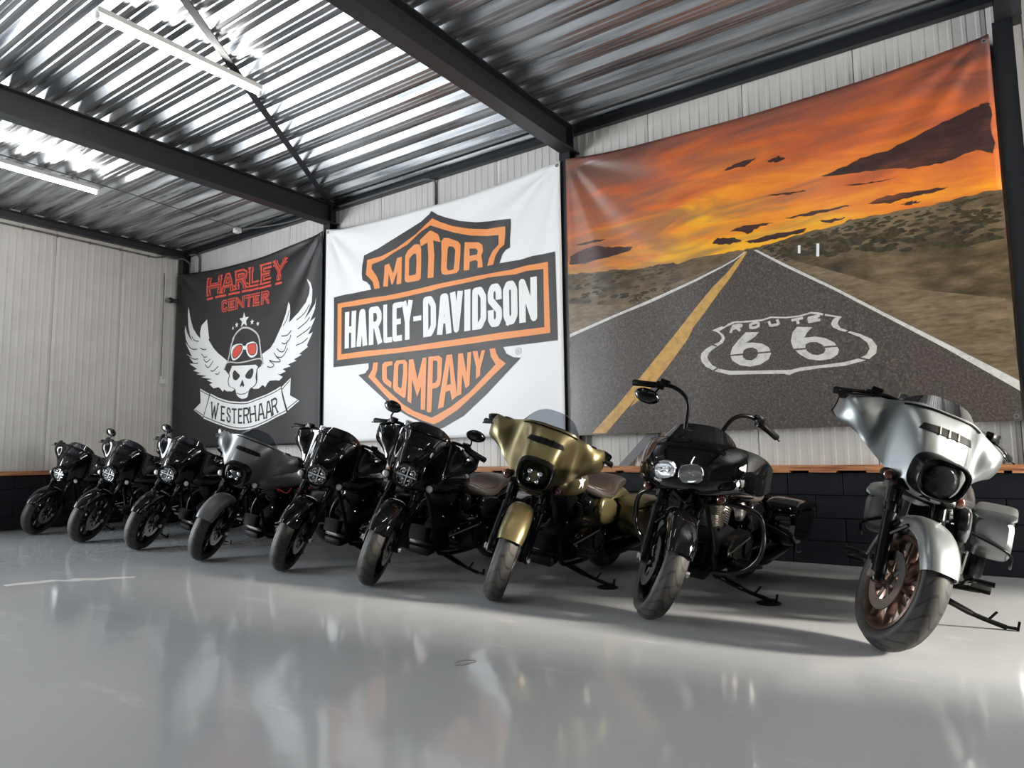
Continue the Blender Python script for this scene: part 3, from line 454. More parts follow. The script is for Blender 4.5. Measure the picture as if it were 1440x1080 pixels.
# ------------------------------------------------------------------ banners: cloth with printed artwork laid on it
def wr(x, z, x0, x1, z0, z1, seed, amp):
    """fold depth of a hung cloth at wall position x, z"""
    d = 0.0
    for (cx, cz, s_) in ((x0, z1, 1), (x1, z1, -1)):
        dx = (x-cx)*s_; dz = cz-z; r = math.hypot(dx, dz); a = math.atan2(dz, max(dx, 1e-4))
        d += amp*math.sin(a*(11+seed % 3)+seed+cx)*math.exp(-r/1.1)*min(1, r/.25)
        d += amp*.5*math.sin(a*19+seed*2)*math.exp(-r/.8)*min(1, r/.3)
    d += amp*.35*math.sin((x-x0)*2.1+seed)*math.sin((z-z0)*.8+seed) + amp*.22*math.sin((x-x0)*5.3+seed*3+(z-z0)*.6)
    e = min(x-x0, x1-x)
    return d*min(1, max(0, e)/.12+.05)
class Banner:
    def __init__(s, name, x0, x1, z0, z1, sag, seed, amp, m, label, nx=96, nz=72, y0=6.574):
        s.p = (x0, x1, z0, z1, seed, amp); s.y0 = y0; s.root = empty(name, ((x0+x1)/2, y0, z0)); tag(s.root, label, 'banner')
        s.inv = Matrix.Translation((-(x0+x1)/2, -y0, -z0))
        def fn(u, v):
            x = x0+(x1-x0)*u
            zz = z0+(z1-z0)*v
            t = max(0, (v-.72)/.28); zz -= sag*(4*u*(1-u))**.8*t
            return s.inv @ Vector((x, s.y(x, zz), zz))
        s.cloth = MB().shell(fn, nx, nz, .004).build('cloth', m, s.root, ang=180)
    def y(s, x, z): x0, x1, z0, z1, seed, amp = s.p; return s.y0-.012-wr(x, z, x0, x1, z0, z1, seed, amp)
    def polys(s, name, m, loops, layer, label=None, maxe=.055):
        """each item of loops is a polygon or (outer, hole, ...); all go into one printed part"""
        bm = bmesh.new()
        for lp in loops:
            if isinstance(lp[0][0], (int, float)): lp = [lp]
            pts = [Vector((a, b, 0)) for l in lp for a, b in l]
            vs = [bm.verts.new(p) for p in pts]
            for t in tessellate_polygon([[Vector((a, b, 0)) for a, b in l] for l in lp]):
                try: bm.faces.new([vs[i] for i in t])
                except ValueError: pass
        for _ in range(6):
            es = [e for e in bm.edges if e.calc_length() > maxe]
            if not es: break
            bmesh.ops.subdivide_edges(bm, edges=es, cuts=1)
            bmesh.ops.triangulate(bm, faces=[f for f in bm.faces if len(f.verts) > 3])
        for v in bm.verts:
            x, z = v.co.x, v.co.y
            v.co = s.inv @ Vector((x, s.y(x, z)-.0020-.0010*layer, z))
        bmesh.ops.recalc_face_normals(bm, faces=bm.faces)
        for f in bm.faces:
            if f.normal.y > 0: f.normal_flip()
        me = bpy.data.meshes.new(name); bm.to_mesh(me); bm.free(); me.materials.append(MT[m])
        me.polygons.foreach_set('use_smooth', [True]*len(me.polygons))
        o = link(name, me, s.root)
        if label: o['label'] = label
        return o
    def grommets(s):
        x0, x1, z0, z1 = s.p[:4]; me = MB().lathe([(.010, -.003), (.010, .003), (.02, .003), (.02, -.003)], seg=14, closed=True).mesh('grommet', 'steel_grey')
        for x in (x0+.035, x1-.035):
            for z in (z0+.035, z1-.05): link('grommet', me, s.root, s.inv @ Matrix.Translation((x, s.y(x, z)-.004, z)))
def stroke(pl, w, closed=False, miter=True):
    """polyline -> quads plus little joint discs"""
    out = []; P = [Vector((a, b)) for a, b in pl]
    if closed: P.append(P[0])
    for a, b in zip(P, P[1:]):
        t = (b-a); 
        if t.length < 1e-6: continue
        t.normalize(); n = Vector((-t.y, t.x))*w/2
        out.append([tuple(a+n), tuple(b+n), tuple(b-n), tuple(a-n)])
    for p in (P if closed else P[1:-1]):
        out.append([(p.x+w/2*math.cos(k*math.pi/4+.39), p.y+w/2*math.sin(k*math.pi/4+.39)) for k in range(8)])
    return out
GLY = {
 'H': [[(0, 0), (0, 1)], [(1, 0), (1, 1)], [(0, .5), (1, .5)]], 'A': [[(0, 0), (.36, 1), (.64, 1), (1, 0)], [(.16, .32), (.84, .32)]],
 'R': [[(0, 0), (0, 1), (.72, 1), (1, .86), (1, .66), (.72, .52), (0, .52)], [(.55, .52), (1, 0)]], 'L': [[(0, 1), (0, 0), (1, 0)]],
 'E': [[(1, 1), (0, 1), (0, 0), (1, 0)], [(0, .5), (.8, .5)]], 'Y': [[(0, 1), (.5, .45), (1, 1)], [(.5, .45), (.5, 0)]], '-': [[(0, .5), (1, .5)]],
 'D': [[(0, 0), (0, 1), (.6, 1), (1, .8), (1, .2), (.6, 0), (0, 0)]], 'V': [[(0, 1), (.5, 0), (1, 1)]], 'I': [[(.5, 0), (.5, 1)]],
 'S': [[(1, .74), (1, .88), (.75, 1), (.25, 1), (0, .86), (0, .66), (1, .34), (1, .14), (.75, 0), (.25, 0), (0, .12), (0, .28)]],
 'O': [[(.3, 0), (0, .15), (0, .85), (.3, 1), (.7, 1), (1, .85), (1, .15), (.7, 0), (.3, 0)]], 'N': [[(0, 0), (0, 1), (1, 0), (1, 1)]],
 'C': [[(1, .88), (.8, 1), (.2, 1), (0, .84), (0, .16), (.2, 0), (.8, 0), (1, .12)]], 'T': [[(0, 1), (1, 1)], [(.5, 1), (.5, 0)]],
 'W': [[(0, 1), (.27, 0), (.5, .8), (.73, 0), (1, 1)]], 'U': [[(0, 1), (0, .15), (.2, 0), (.8, 0), (1, .15), (1, 1)]]}
SERIF = {'H': [(0, 0), (1, 0), (0, 1), (1, 1)], 'A': [(0, 0), (1, 0)], 'R': [(0, 0), (0, 1), (1, 0)], 'L': [(0, 1), (0, 0)], 'E': [(0, 0), (0, 1)], 'Y': [(0, 1), (1, 1), (.5, 0)],
 'N': [(0, 0), (0, 1), (1, 1)], 'T': [(.5, 0)], 'C': [], 'W': [(0, 1), (1, 1)], 'S': []}
def glyph(c, org, right, up, w, ser=0.0):
    """strokes of a letter laid on the frame org, right, up; w is the stroke width in metres"""
    o_, r_, u_ = Vector(org), Vector(right), Vector(up); out = []
    iw = w/2/max(r_.length, 1e-6); ih = w/2/max(u_.length, 1e-6)
    f = lambda p: tuple(o_ + r_*(iw+p[0]*(1-2*iw)) + u_*(ih+p[1]*(1-2*ih)))
    for pl in GLY[c]:
        P = [f(p) for p in pl]; e = Vector(P[0])-Vector(P[1]); e2 = Vector(P[-1])-Vector(P[-2])
        if e.length > 0: P[0] = tuple(Vector(P[0])+e.normalized()*w*.48)
        if e2.length > 0: P[-1] = tuple(Vector(P[-1])+e2.normalized()*w*.48)
        out += stroke(P, w)
    if ser:
        for p in SERIF.get(c, []):
            q = Vector(f(p)); n = r_.normalized()*ser; out += stroke([tuple(q-n), tuple(q+n)], w*.9)
    return out
def cloth_mat(name, col, rough=.55, sheen=0.0, coat=0.0):
    m, N, L, b = new_mat(name); b.inputs['Base Color'].default_value = (*col, 1); b.inputs['Roughness'].default_value = rough
    b.inputs['Coat Weight'].default_value = coat; b.inputs['Coat Roughness'].default_value = .3
    tc = N.new('ShaderNodeTexCoord'); n = N.new('ShaderNodeTexNoise'); n.inputs['Scale'].default_value = 260
    L.new(tc.outputs['Object'], n.inputs['Vector']); bp = N.new('ShaderNodeBump'); bp.inputs['Strength'].default_value = .08; bp.inputs['Distance'].default_value = .002
    L.new(n.outputs['Fac'], bp.inputs['Height']); L.new(bp.outputs[0], b.inputs['Normal']); return m
MT['c_black'] = cloth_mat('black_banner_cloth', (.022, .020, .022), .5)
MT['c_white'] = cloth_mat('white_banner_cloth', (.86, .86, .86), .55)
MT['p_white'] = cloth_mat('white_print', (.88, .88, .87), .55)
MT['p_black'] = cloth_mat('charcoal_print', (.030, .027, .028), .5)
MT['p_orange'] = cloth_mat('orange_print', (.86, .30, .085), .5)
MT['p_red'] = cloth_mat('red_print', (.72, .085, .055), .5)
MT['p_grey'] = cloth_mat('grey_print', (.62, .61, .60), .5)
# --- black banner with winged skull
B = Banner('hanging_banner', -11.835, -7.965, 1.175, 4.262, .14, 3, .030, 'c_black', 'black banner with a winged skull in a helmet above a ribbon')
B.polys('wing', 'p_white', [ART['wingL']], 1); B.polys('wing', 'p_white', [ART['wingR']], 1)
fl = []
for l in ART['feathers']: B.polys('feather_line', 'p_black', stroke([tuple(p)[:2] for p in catmull([(a, b, 0) for a, b in l], 4)], .016), 2)

def grow(pl, s_):
    cx = sum(a for a, b in pl)/len(pl); cz = sum(b for a, b in pl)/len(pl); return [(cx+(a-cx)*s_, cz+(b-cz)*s_) for a, b in pl]
def smooth(pl, n=4): return [(p.x, p.y) for p in catmull([(a, b, 0) for a, b in pl], n, True)]
B.polys('skull_outline', 'p_black', [smooth(grow(ART['skull'], 1.07))], 2)
B.polys('skull', 'p_white', [smooth(ART['skull'])], 3)
for k in ('eyeL', 'eyeR'): B.polys('eye_socket', 'p_black', [smooth(ART[k])], 4)
B.polys('nose', 'p_black', [ART['nose']], 4); B.polys('teeth_line', 'p_black', stroke(ART['teeth'], .012), 4)
B.polys('helmet', 'c_black', [ART['dome']], 4)
B.polys('helmet_edge', 'p_grey', stroke([(p.x, p.y) for p in catmull([(a, b, 0) for a, b in ART['dome']], 4)], .030), 5)
B.polys('helmet_brim', 'p_black', [ART['brim']], 6)
B.polys('brim_edge', 'p_grey', stroke([(p.x, p.y) for p in catmull([(a, b, 0) for a, b in ART['brimline']], 4)], .020), 7)
B.polys('goggle_frame', 'p_white', [smooth(ART['gogL']), smooth(ART['gogR']), ART['bridge']], 8)
for k in ('redL', 'redR'): B.polys('goggle_rim', 'p_black', [smooth(grow(ART[k], 1.1))], 9); B.polys('goggle_lens', 'p_red', [smooth(grow(ART[k], .96))], 10)
def star(cx, cz, r, k=.42): return [(cx+(r if i % 2 == 0 else r*k)*math.sin(i*math.pi/5), cz+(r if i % 2 == 0 else r*k)*math.cos(i*math.pi/5)) for i in range(10)]
for cx, cz, r in ART['stars']: B.polys('star', 'p_white', [star(cx, cz, r)], 1)
B.polys('ribbon_tail', 'p_white', [ART['tailL']], 1); B.polys('ribbon_tail', 'p_white', [ART['tailR']], 1)
B.polys('ribbon', 'p_white', [ART['ribbon']], 2)
rl = []
for l in ART['riblines']: B.polys('ribbon_line', 'p_black', stroke([(p.x, p.y) for p in catmull([(a, b, 0) for a, b in l], 4)], .014), 3)
wt = []
bs, ts = ART['wh_b'], ART['wh_t']
for i, c in enumerate('WESTERHAAR'):
    b_, t_ = Vector(bs[i]), Vector(ts[i]); a_, n_ = Vector(bs[max(i-1, 0)]), Vector(bs[min(i+1, 9)])
    w = {'W': .21, 'H': .155, 'A': .165, 'R': .15, 'T': .14}.get(c, .115); r_ = (n_-a_).normalized()*w
    B.polys('letter', 'p_black', glyph(c, b_-r_/2, r_, t_-b_, .030, .022), 4)
def line_text(key, lw, ser):
    (bx0, bz0), (bx1, bz1) = ART[key+'_b']; (tx0, tz0), (tx1, tz1) = ART[key+'_t']; out = []
    for c, xa, xb in ART[key]:
        zb = bz0+(bz1-bz0)*(xa-bx0)/(bx1-bx0); zt = tz0+(tz1-tz0)*(xa-tx0)/(tx1-tx0)
        out.append(glyph(c, (xa, zb), (xb-xa, 0), (0, zt-zb), lw, ser))
    return out
for g_ in line_text('harley', .092, .062): B.polys('letter', 'p_red', g_, 1)
for g_ in line_text('harley', .060, .050): B.polys('letter_inline', 'p_black', g_, 2)
for g_ in line_text('harley', .030, .038): B.polys('letter_core', 'p_red', g_, 3)
us = []
for c, xa, xb in ART['harley']:
    (bx0, bz0), (bx1, bz1) = ART['harley_b']; zb = bz0+(bz1-bz0)*(xa-bx0)/(bx1-bx0)-.045
    us += stroke([(xa-.02, zb), (xa+(xb-xa)*.42, zb)], .035) + stroke([(xa+(xb-xa)*.58, zb), (xb+.02, zb)], .035) if c in 'HAR' else stroke([(xa-.02 if c != 'Y' else xa+.08, zb), (xb+.02 if c != 'Y' else xb-.08, zb)], .035)
B.polys('title_underline', 'p_red', us, 1)
for g_ in line_text('center', .060, .034): B.polys('letter', 'p_red', g_, 1)
for g_ in line_text('center', .038, .026): B.polys('letter_inline', 'p_black', g_, 2)
for g_ in line_text('center', .019, .020): B.polys('letter_core', 'p_red', g_, 3)
B.grommets()
# --- white banner with bar and shield
B = Banner('hanging_banner', -7.888, -3.945, 1.195, 4.262, .10, 5, .022, 'c_white', 'white banner with an orange and black bar and shield emblem')
for k in ('sh_top', 'sh_low'): B.polys('shield', 'p_black', [ART[k]], 1)
for k in ('or_top', 'or_low'): B.polys('shield_line', 'p_orange', [ART[k]], 2)
B.polys('bar', 'p_black', [ART['bar']], 3)
B.polys('bar_line', 'p_orange', [[ART['bar_o'], ART['bar_i']]], 4)
for g_ in [ART['m_M'], [ART['m_O'], ART['m_O_h']], ART['m_T'], [ART['m_P'], ART['m_P_h']], [ART['m_R'], ART['m_R_h']]]: B.polys('letter', 'p_orange', [g_], 4)
for g_ in [ART['c_C'], [ART['c_O'], ART['c_O_h']], ART['c_M'], [ART['c_P'], ART['c_P_h']], [ART['c_A'], ART['c_A_h']], ART['c_N'], ART['c_Y']]: B.polys('letter', 'p_orange', [g_], 4)
hd = []
for c, xa, xb in ART['hd']:
    w = .088 if c not in '-' else .09
    if c == 'I': w = .095
    B.polys('letter', 'p_white', glyph(c, (xa, 2.475), (xb-xa, 0), (0, .515), min(w, (xb-xa)*.44 if c != 'I' else .1)), 5)
rx_, rz_ = ART['reg'][0]
B.polys('registered_mark', 'p_grey', stroke([(rx_+.04*math.cos(k*math.pi/8), rz_+.04*math.sin(k*math.pi/8)) for k in range(16)], .008, True) + glyph('R', (rx_-.016, rz_-.024), (.034, 0), (0, .048), .009), 1)
B.grommets()
# --- sunset road mural
def sky_mat():
    m, N, L, b = new_mat('sunset_print')
    tc = N.new('ShaderNodeTexCoord'); sp = N.new('ShaderNodeSeparateXYZ'); L.new(tc.outputs['Object'], sp.inputs[0])
    mp = N.new('ShaderNodeMapping'); mp.inputs['Rotation'].default_value = (0, R(12), 0); mp.inputs['Scale'].default_value = (.42, 1, 2.3); L.new(tc.outputs['Object'], mp.inputs[0])
    n = N.new('ShaderNodeTexNoise'); n.inputs['Scale'].default_value = 1.9; n.inputs['Detail'].default_value = 8; n.inputs['Roughness'].default_value = .6; n.inputs['Distortion'].default_value = .7
    L.new(mp.outputs[0], n.inputs['Vector'])
    # height over the horizon, noise-shifted
    g = mathn(N, L, 'MULTIPLY_ADD', sp.outputs[2], .52, -.86)
    g = mathn(N, L, 'ADD', g, mathn(N, L, 'MULTIPLY', mathn(N, L, 'ABSOLUTE', mathn(N, L, 'ADD', sp.outputs[0], .25)), .10))
    g2 = mathn(N, L, 'ADD', g, mathn(N, L, 'MULTIPLY_ADD', n.outputs['Fac'], 1.25, -.66))
    r = ramp(N, [(0, (.98, .47, .018)), (.14, (.93, .33, .02)), (.32, (.80, .21, .03)), (.52, (.60, .13, .035)), (.72, (.38, .10, .05)), (.95, (.15, .06, .05))])
    L.new(g2, r.inputs[0])
    n2 = N.new('ShaderNodeTexNoise'); n2.inputs['Scale'].default_value = 2.6; n2.inputs['Detail'].default_value = 9; n2.inputs['Distortion'].default_value = 1.0; L.new(mp.outputs[0], n2.inputs['Vector'])
    lr = mathn(N, L, 'MULTIPLY_ADD', sp.outputs[0], -.10, .03)   # greyer cloud towards the left
    f = ramp(N, [(.50, (0, 0, 0)), (.72, (1, 1, 1))]); L.new(mathn(N, L, 'ADD', n2.outputs['Fac'], lr), f.inputs[0])
    mx = N.new('ShaderNodeMix'); mx.data_type = 'RGBA'; L.new(mathn(N, L, 'MULTIPLY', f.outputs[0], .62), mx.inputs[0]); L.new(r.outputs[0], mx.inputs[6]); mx.inputs[7].default_value = (.17, .105, .085, 1)
    mx2 = N.new('ShaderNodeMix'); mx2.data_type = 'RGBA'; L.new(mathn(N, L, 'LESS_THAN', sp.outputs[2], .9), mx2.inputs[0]); L.new(mx.outputs[2], mx2.inputs[6]); mx2.inputs[7].default_value = (.06, .05, .043, 1)
    L.new(mx2.outputs[2], b.inputs['Base Color']); b.inputs['Roughness'].default_value = .38; b.inputs['Coat Weight'].default_value = .25; b.inputs['Coat Roughness'].default_value = .25
    return m
def speckle_mat(name, stops, scale, detail=6, stretch=(1, 1, 1), rough=.38, vor=None, lines=None):
    m, N, L, b = new_mat(name)
    tc = N.new('ShaderNodeTexCoord'); mp = N.new('ShaderNodeMapping'); mp.inputs['Scale'].default_value = stretch; L.new(tc.outputs['Object'], mp.inputs[0])
    n = N.new('ShaderNodeTexNoise'); n.inputs['Scale'].default_value = scale; n.inputs['Detail'].default_value = detail; n.inputs['Roughness'].default_value = .7; L.new(mp.outputs[0], n.inputs['Vector'])
    fac = n.outputs['Fac']
    if vor:
        n2 = N.new('ShaderNodeTexNoise'); n2.inputs['Scale'].default_value = vor; n2.inputs['Detail'].default_value = 3; L.new(mp.outputs[0], n2.inputs['Vector'])
        fac = mathn(N, L, 'MULTIPLY_ADD', n2.outputs['Fac'], .8, mathn(N, L, 'MULTIPLY_ADD', fac, .8, -.3))
    r = ramp(N, stops); L.new(fac, r.inputs[0]); L.new(r.outputs[0], b.inputs['Base Color'])
    b.inputs['Roughness'].default_value = rough; b.inputs['Coat Weight'].default_value = .25; b.inputs['Coat Roughness'].default_value = .25
    return m
MT['sky_print'] = sky_mat()
MT['desert_print'] = speckle_mat('desert_print', [(.25, (.020, .015, .008)), (.45, (.085, .060, .030)), (.6, (.17, .12, .065)), (.8, (.30, .22, .13))], 9, 8, (.5, 1, 1.5), vor=2.2)
MT['sand_print'] = speckle_mat('sand_print', [(.25, (.09, .062, .034)), (.6, (.20, .145, .085)), (.85, (.29, .22, .14))], 5, 8, (.4, 1, 1.8), vor=30)
MT['asphalt_print'] = speckle_mat('asphalt_print', [(.30, (.034, .028, .025)), (.52, (.080, .066, .058)), (.68, (.155, .13, .112)), (.8, (.32, .27, .22))], 55, 3, vor=None)
MT['cloud_print'] = speckle_mat('cloud_print', [(.35, (.026, .012, .013)), (.55, (.060, .024, .020)), (.75, (.22, .065, .025))], 3, 8, (.45, 1, 2.2))
MT['line_print'] = speckle_mat('roadline_print', [(.25, (.42, .40, .36)), (.55, (.66, .64, .60))], 20, 5)
MT['yellow_print'] = speckle_mat('yellow_line_print', [(.25, (.38, .21, .05)), (.55, (.62, .36, .10))], 14, 5)
MT['shrub_print'] = mat('shrub_print', (.045, .038, .020), .4, noise=.5, nscale=30)
B = Banner('hanging_mural', -3.868, .062, 1.175, 4.262, .10, 8, .020, 'sky_print', 'large sunset desert road mural with a white highway shield on the asphalt')
x0, x1 = -3.869, .063
hor = [(max(x0, min(x1, a)), b) for a, b in ART['hor']]
hor[0] = (x0, hor[0][1]); hor[-1] = (x1, hor[-1][1])
clip = lambda pl: [(max(x0, min(x1, a)), max(1.174, b)) for a, b in pl]
rag = []
for a, b in zip(hor, hor[1:]):
    for k in range(6):
        t = k/6; rag.append((a[0]+(b[0]-a[0])*t, a[1]+(b[1]-a[1])*t+random.uniform(-.004, .016)))
rag.append(hor[-1])
def ragged(pl, amp, n=5):
    out = []; q = pl+pl[:1]
    for a, b in zip(q, q[1:]):
        for k in range(n): t = k/n; out.append((a[0]+(b[0]-a[0])*t+random.uniform(-amp, amp), a[1]+(b[1]-a[1])*t+random.uniform(-amp, amp)*.5))
    return out
for c in ART['clouds']: B.polys('cloud', 'cloud_print', [ragged([(min(.03, max(-3.84, a)), b) for a, b in c], .014)], 1)
B.polys('desert', 'desert_print', [[p, q, (q[0], 1.174), (p[0], 1.174)] for p, q in zip(rag, rag[1:]) if q[0]-p[0] > 1e-4], 2)
B.polys('sand_shoulder', 'sand_print', [clip(ART['shoulder'])], 3)
L0 = [p for p in ART['lineL'][:7]]
B.polys('sand_shoulder', 'sand_print', [clip([(a, b) for a, b in L0] + [(x0, L0[-1][1]+.34)] + [(a-.18*(L0[0][0]-a)/3, b+.16*(L0[0][0]-a)/2.4) for a, b in L0[::-1][1:-1]])], 3)
B.polys('road', 'asphalt_print', [clip(ART['road'])], 4)
B.polys('edge_line', 'line_print', [clip(ART['lineL'])], 5); B.polys('edge_line', 'line_print', [clip(ART['lineR'])], 5)
for k in ('yel1', 'yel2', 'yel3'): B.polys('centre_line', 'yellow_print', [clip(ART[k])], 5)
B.polys('route_shield', 'line_print', [[ART['shield'], ART['shield_in']]], 5)
for k in ('six1', 'six2'): B.polys('numeral', 'line_print', [[ART[k], ART[k+'h']]], 5)
gp = []
for l in ART['gaps']: B.polys('stencil_gap', 'asphalt_print', stroke(l, .014), 6)
rt = []
for c, b_, t_, w in ART['route']: B.polys('letter', 'line_print', glyph(c, b_, (w, w*.09), (t_[0]-b_[0], t_[1]-b_[1]), .024), 5)
for c in ART['posts']: B.polys('roadside_post', 'p_white', [c], 4)
def horz(x):
    for a, b in zip(hor, hor[1:]):
        if a[0] <= x <= b[0]: return a[1]+(b[1]-a[1])*(x-a[0])/(b[0]-a[0]+1e-9)
    return hor[-1][1]
sh = []
for i in range(420):
    x = random.choice((random.uniform(-3.85, -2.6), random.uniform(-1.9, .04), random.uniform(-1.9, .04), random.uniform(-1.4, .04)))
    t = random.random()**1.5; z = horz(x) - .02 - t*(.34 if x < -2 else .12+.28*(x+1.9)/1.9)
    r = .006+.022*t+.012*random.random()
    sh.append([(max(x0, min(x1, x+r*1.9*math.cos(k*.7854+.3)*random.uniform(.7, 1.2))), z+r*.62*math.sin(k*.7854+.3)*random.uniform(.7, 1.2)) for k in range(8)])
B.polys('shrub_specks', 'shrub_print', sh, 3)['kind'] = 'stuff'
B.grommets()
# ------------------------------------------------------------------ motorcycles
def paint(name, col, rough, metal=0.0, coat=1.0, coat_r=.03, spec=.5):
    m, N, L, b = new_mat(name)
    b.inputs['Base Color'].default_value = (*col, 1); b.inputs['Roughness'].default_value = rough; b.inputs['Metallic'].default_value = metal
    b.inputs['Coat Weight'].default_value = coat; b.inputs['Coat Roughness'].default_value = coat_r; b.inputs['Specular IOR Level'].default_value = spec
    tc = N.new('ShaderNodeTexCoord'); n = N.new('ShaderNodeTexNoise'); n.inputs['Scale'].default_value = 900; L.new(tc.outputs['Object'], n.inputs['Vector'])
    L.new(mathn(N, L, 'MULTIPLY_ADD', n.outputs['Fac'], .06, rough-.03), b.inputs['Roughness']); return m
MT['gloss_black'] = paint('gloss_black_paint', (.0025, .0025, .003), .3, spec=.0)
MT['matte_grey'] = paint('matte_grey_paint', (.125, .128, .134), .42, .55, .15, .35)
MT['olive_gold'] = paint('satin_olive_gold_paint', (.165, .138, .066), .36, .75, .25, .25)
MT['silver'] = paint('satin_silver_grey_paint', (.21, .228, .232), .34, .8, .25, .25)
MT['black_metal'] = mat('black_coated_metal', (.003, .003, .0035), .28, metal=.0, coat=.14, coat_r=.08, spec=.10)
MT['wrinkle'] = mat('wrinkle_black_engine', (.003, .003, .0035), .42, spec=.06, bump=.3, bscale=260)
MT['plastic'] = mat('black_plastic', (.004, .004, .004), .5, spec=.12)
MT['chrome'] = mat('chrome', (.80, .80, .80), .07, metal=1)
MT['alu'] = mat('machined_aluminium', (.52, .50, .47), .28, metal=1)
MT['iron'] = mat('brake_disc_steel', (.50, .47, .45), .30, metal=1)
MT['bronze'] = mat('bronze_rim_paint', (.062, .036, .027), .36, metal=.5)
MT['leather'] = mat('dark_brown_leather', (.040, .033, .029), .38, bump=.25, bscale=150)
MT['leather_b'] = mat('black_leather', (.014, .013, .013), .40, bump=.25, bscale=150)
MT['amber'] = mat('amber_lens', (.065, .013, .005), .12, coat=1)
MT['clear_lens'] = mat('clear_signal_lens', (.55, .55, .52), .10, coat=1)
MT['smoke'] = mat('smoked_screen', (.36, .39, .43), .02, trans=1, ior=1.06)
MT['darkscreen'] = mat('dark_tinted_screen', (.006, .006, .007), .05, coat=1)
MT['glass'] = mat('headlight_glass', (.95, .97, 1), .02, trans=1, ior=1.15)
MT['smokeglass'] = mat('smoked_headlight_glass', (.04, .042, .046), .05, trans=.8, ior=1.15)
MT['red_wire'] = mat('red_cable', (.5, .02, .015), .4)
def tyre_mat():
    m, N, L, b = new_mat('tyre_rubber')
    b.inputs['Base Color'].default_value = (.020, .019, .018, 1); b.inputs['Roughness'].default_value = .62
    tc = N.new('ShaderNodeTexCoord'); sp = N.new('ShaderNodeSeparateXYZ'); L.new(tc.outputs['Object'], sp.inputs[0])
    th = mathn(N, L, 'ARCTAN2', sp.outputs[2], sp.outputs[0]); ay = mathn(N, L, 'ABSOLUTE', sp.outputs[1])
    ph = mathn(N, L, 'MULTIPLY_ADD', ay, 95.0, mathn(N, L, 'MULTIPLY', th, 22.0))
    side = mathn(N, L, 'SINE', mathn(N, L, 'MULTIPLY', sp.outputs[1], 60.0))
    w = mathn(N, L, 'SINE', mathn(N, L, 'ADD', ph, mathn(N, L, 'MULTIPLY', side, 1.3)))
    g = mathn(N, L, 'LESS_THAN', w, -.80)
    rad = mathn(N, L, 'SQRT', mathn(N, L, 'ADD', mathn(N, L, 'MULTIPLY', sp.outputs[0], sp.outputs[0]), mathn(N, L, 'MULTIPLY', sp.outputs[2], sp.outputs[2])))
    g2 = mathn(N, L, 'MULTIPLY', g, mathn(N, L, 'GREATER_THAN', rad, .293))
    bp = N.new('ShaderNodeBump'); bp.inputs['Strength'].default_value = 1; bp.inputs['Distance'].default_value = .012; bp.invert = True
    L.new(g2, bp.inputs['Height']); L.new(bp.outputs[0], b.inputs['Normal'])
    n = N.new('ShaderNodeTexNoise'); n.inputs['Scale'].default_value = 14; n.inputs['Detail'].default_value = 6; L.new(tc.outputs['Object'], n.inputs['Vector'])
    r = ramp(N, [(.3, (.010, .0095, .009)), (.75, (.030, .027, .025))]); L.new(n.outputs['Fac'], r.inputs[0])
    mx = N.new('ShaderNodeMix'); mx.data_type = 'RGBA'; L.new(g2, mx.inputs[0]); L.new(r.outputs[0], mx.inputs[6]); mx.inputs[7].default_value = (.002, .002, .002, 1)
    L.new(mx.outputs[2], b.inputs['Base Color']); return m
MT['tyre'] = tyre_mat()
CACHE = {}
def cached(key, fn):
    if key not in CACHE: CACHE[key] = fn()
    return CACHE[key]
WB = 1.625; FD = Vector((-.485, 0, .875)); AXP = Vector((0, 0, .325))
def mir(fn_mb, name, m, ang=40):
    """meshes for both sides of a part built by fn_mb(side)"""
    return [fn_mb(s_).mesh(name, m, ang) for s_ in (1, -1)]
# ---- wheels (about local y, axle at origin)
def tyre_mesh(Ro, Ri, w):
    h = w/2; d = Ro-Ri
    half = [(Ri-.004, .62*h), (Ri+.015, .84*h), (Ri+.38*d, 1.0*h), (Ri+.62*d, .97*h), (Ro-.030, .80*h), (Ro-.012, .55*h), (Ro-.003, .28*h), (Ro, 0)]
    prof = half + [(r, -y) for r, y in half[::-1][1:]]
    return MB().lathe(prof, seg=56, closed=True).mesh('tyre', 'tyre', 180)
def rim_mesh(Ri, w, m):
    h = w/2*.80
    p = [(Ri+.004, h), (Ri-.004, h+.006), (Ri-.018, h-.004), (Ri-.026, h*.45), (Ri-.026, -h*.45), (Ri-.018, -h+.004), (Ri-.004, -h-.006), (Ri+.004, -h)]
    return MB().lathe(p, seg=48, closed=True).lathe([(0.0, .060), (.028, .060), (.045, .050), (.052, .02), (.052, -.02), (.045, -.050), (.028, -.060), (0.0, -.060)], seg=24).mesh('rim', m, 50)
def spoke_mesh(Ri, m, split):
    mb = MB(); ro = Ri-.020
    def bar(y0, y1, a0, a1, w0, w1, t):
        rings = []
        for k in range(5):
            q = k/4; r_ = .040+(ro-.040)*q; a = a0+(a1-a0)*q; w_ = w0+(w1-w0)*q
            c = Vector((r_*math.cos(a), y0+(y1-y0)*q, r_*math.sin(a))); tn = Vector((-math.sin(a), 0, math.cos(a)))
            rings.append([c+tn*w_+Vector((0, t, 0)), c+tn*w_*.5+Vector((0, t*1.5, 0)), c-tn*w_*.5+Vector((0, t*1.5, 0)), c-tn*w_+Vector((0, t, 0)), c-tn*w_-Vector((0, t, 0)), c-tn*w_*.5-Vector((0, t*1.5, 0)), c+tn*w_*.5-Vector((0, t*1.5, 0)), c+tn*w_-Vector((0, t, 0))])
        mb.loft(rings)
    if split: bar(0, .018, -.02, -.15, .012, .009, .012); bar(0, -.018, .02, .15, .012, .009, .012)
    else: bar(0, 0, 0, .10, .015, .010, .013)
    return mb.mesh('spoke', m, 40)
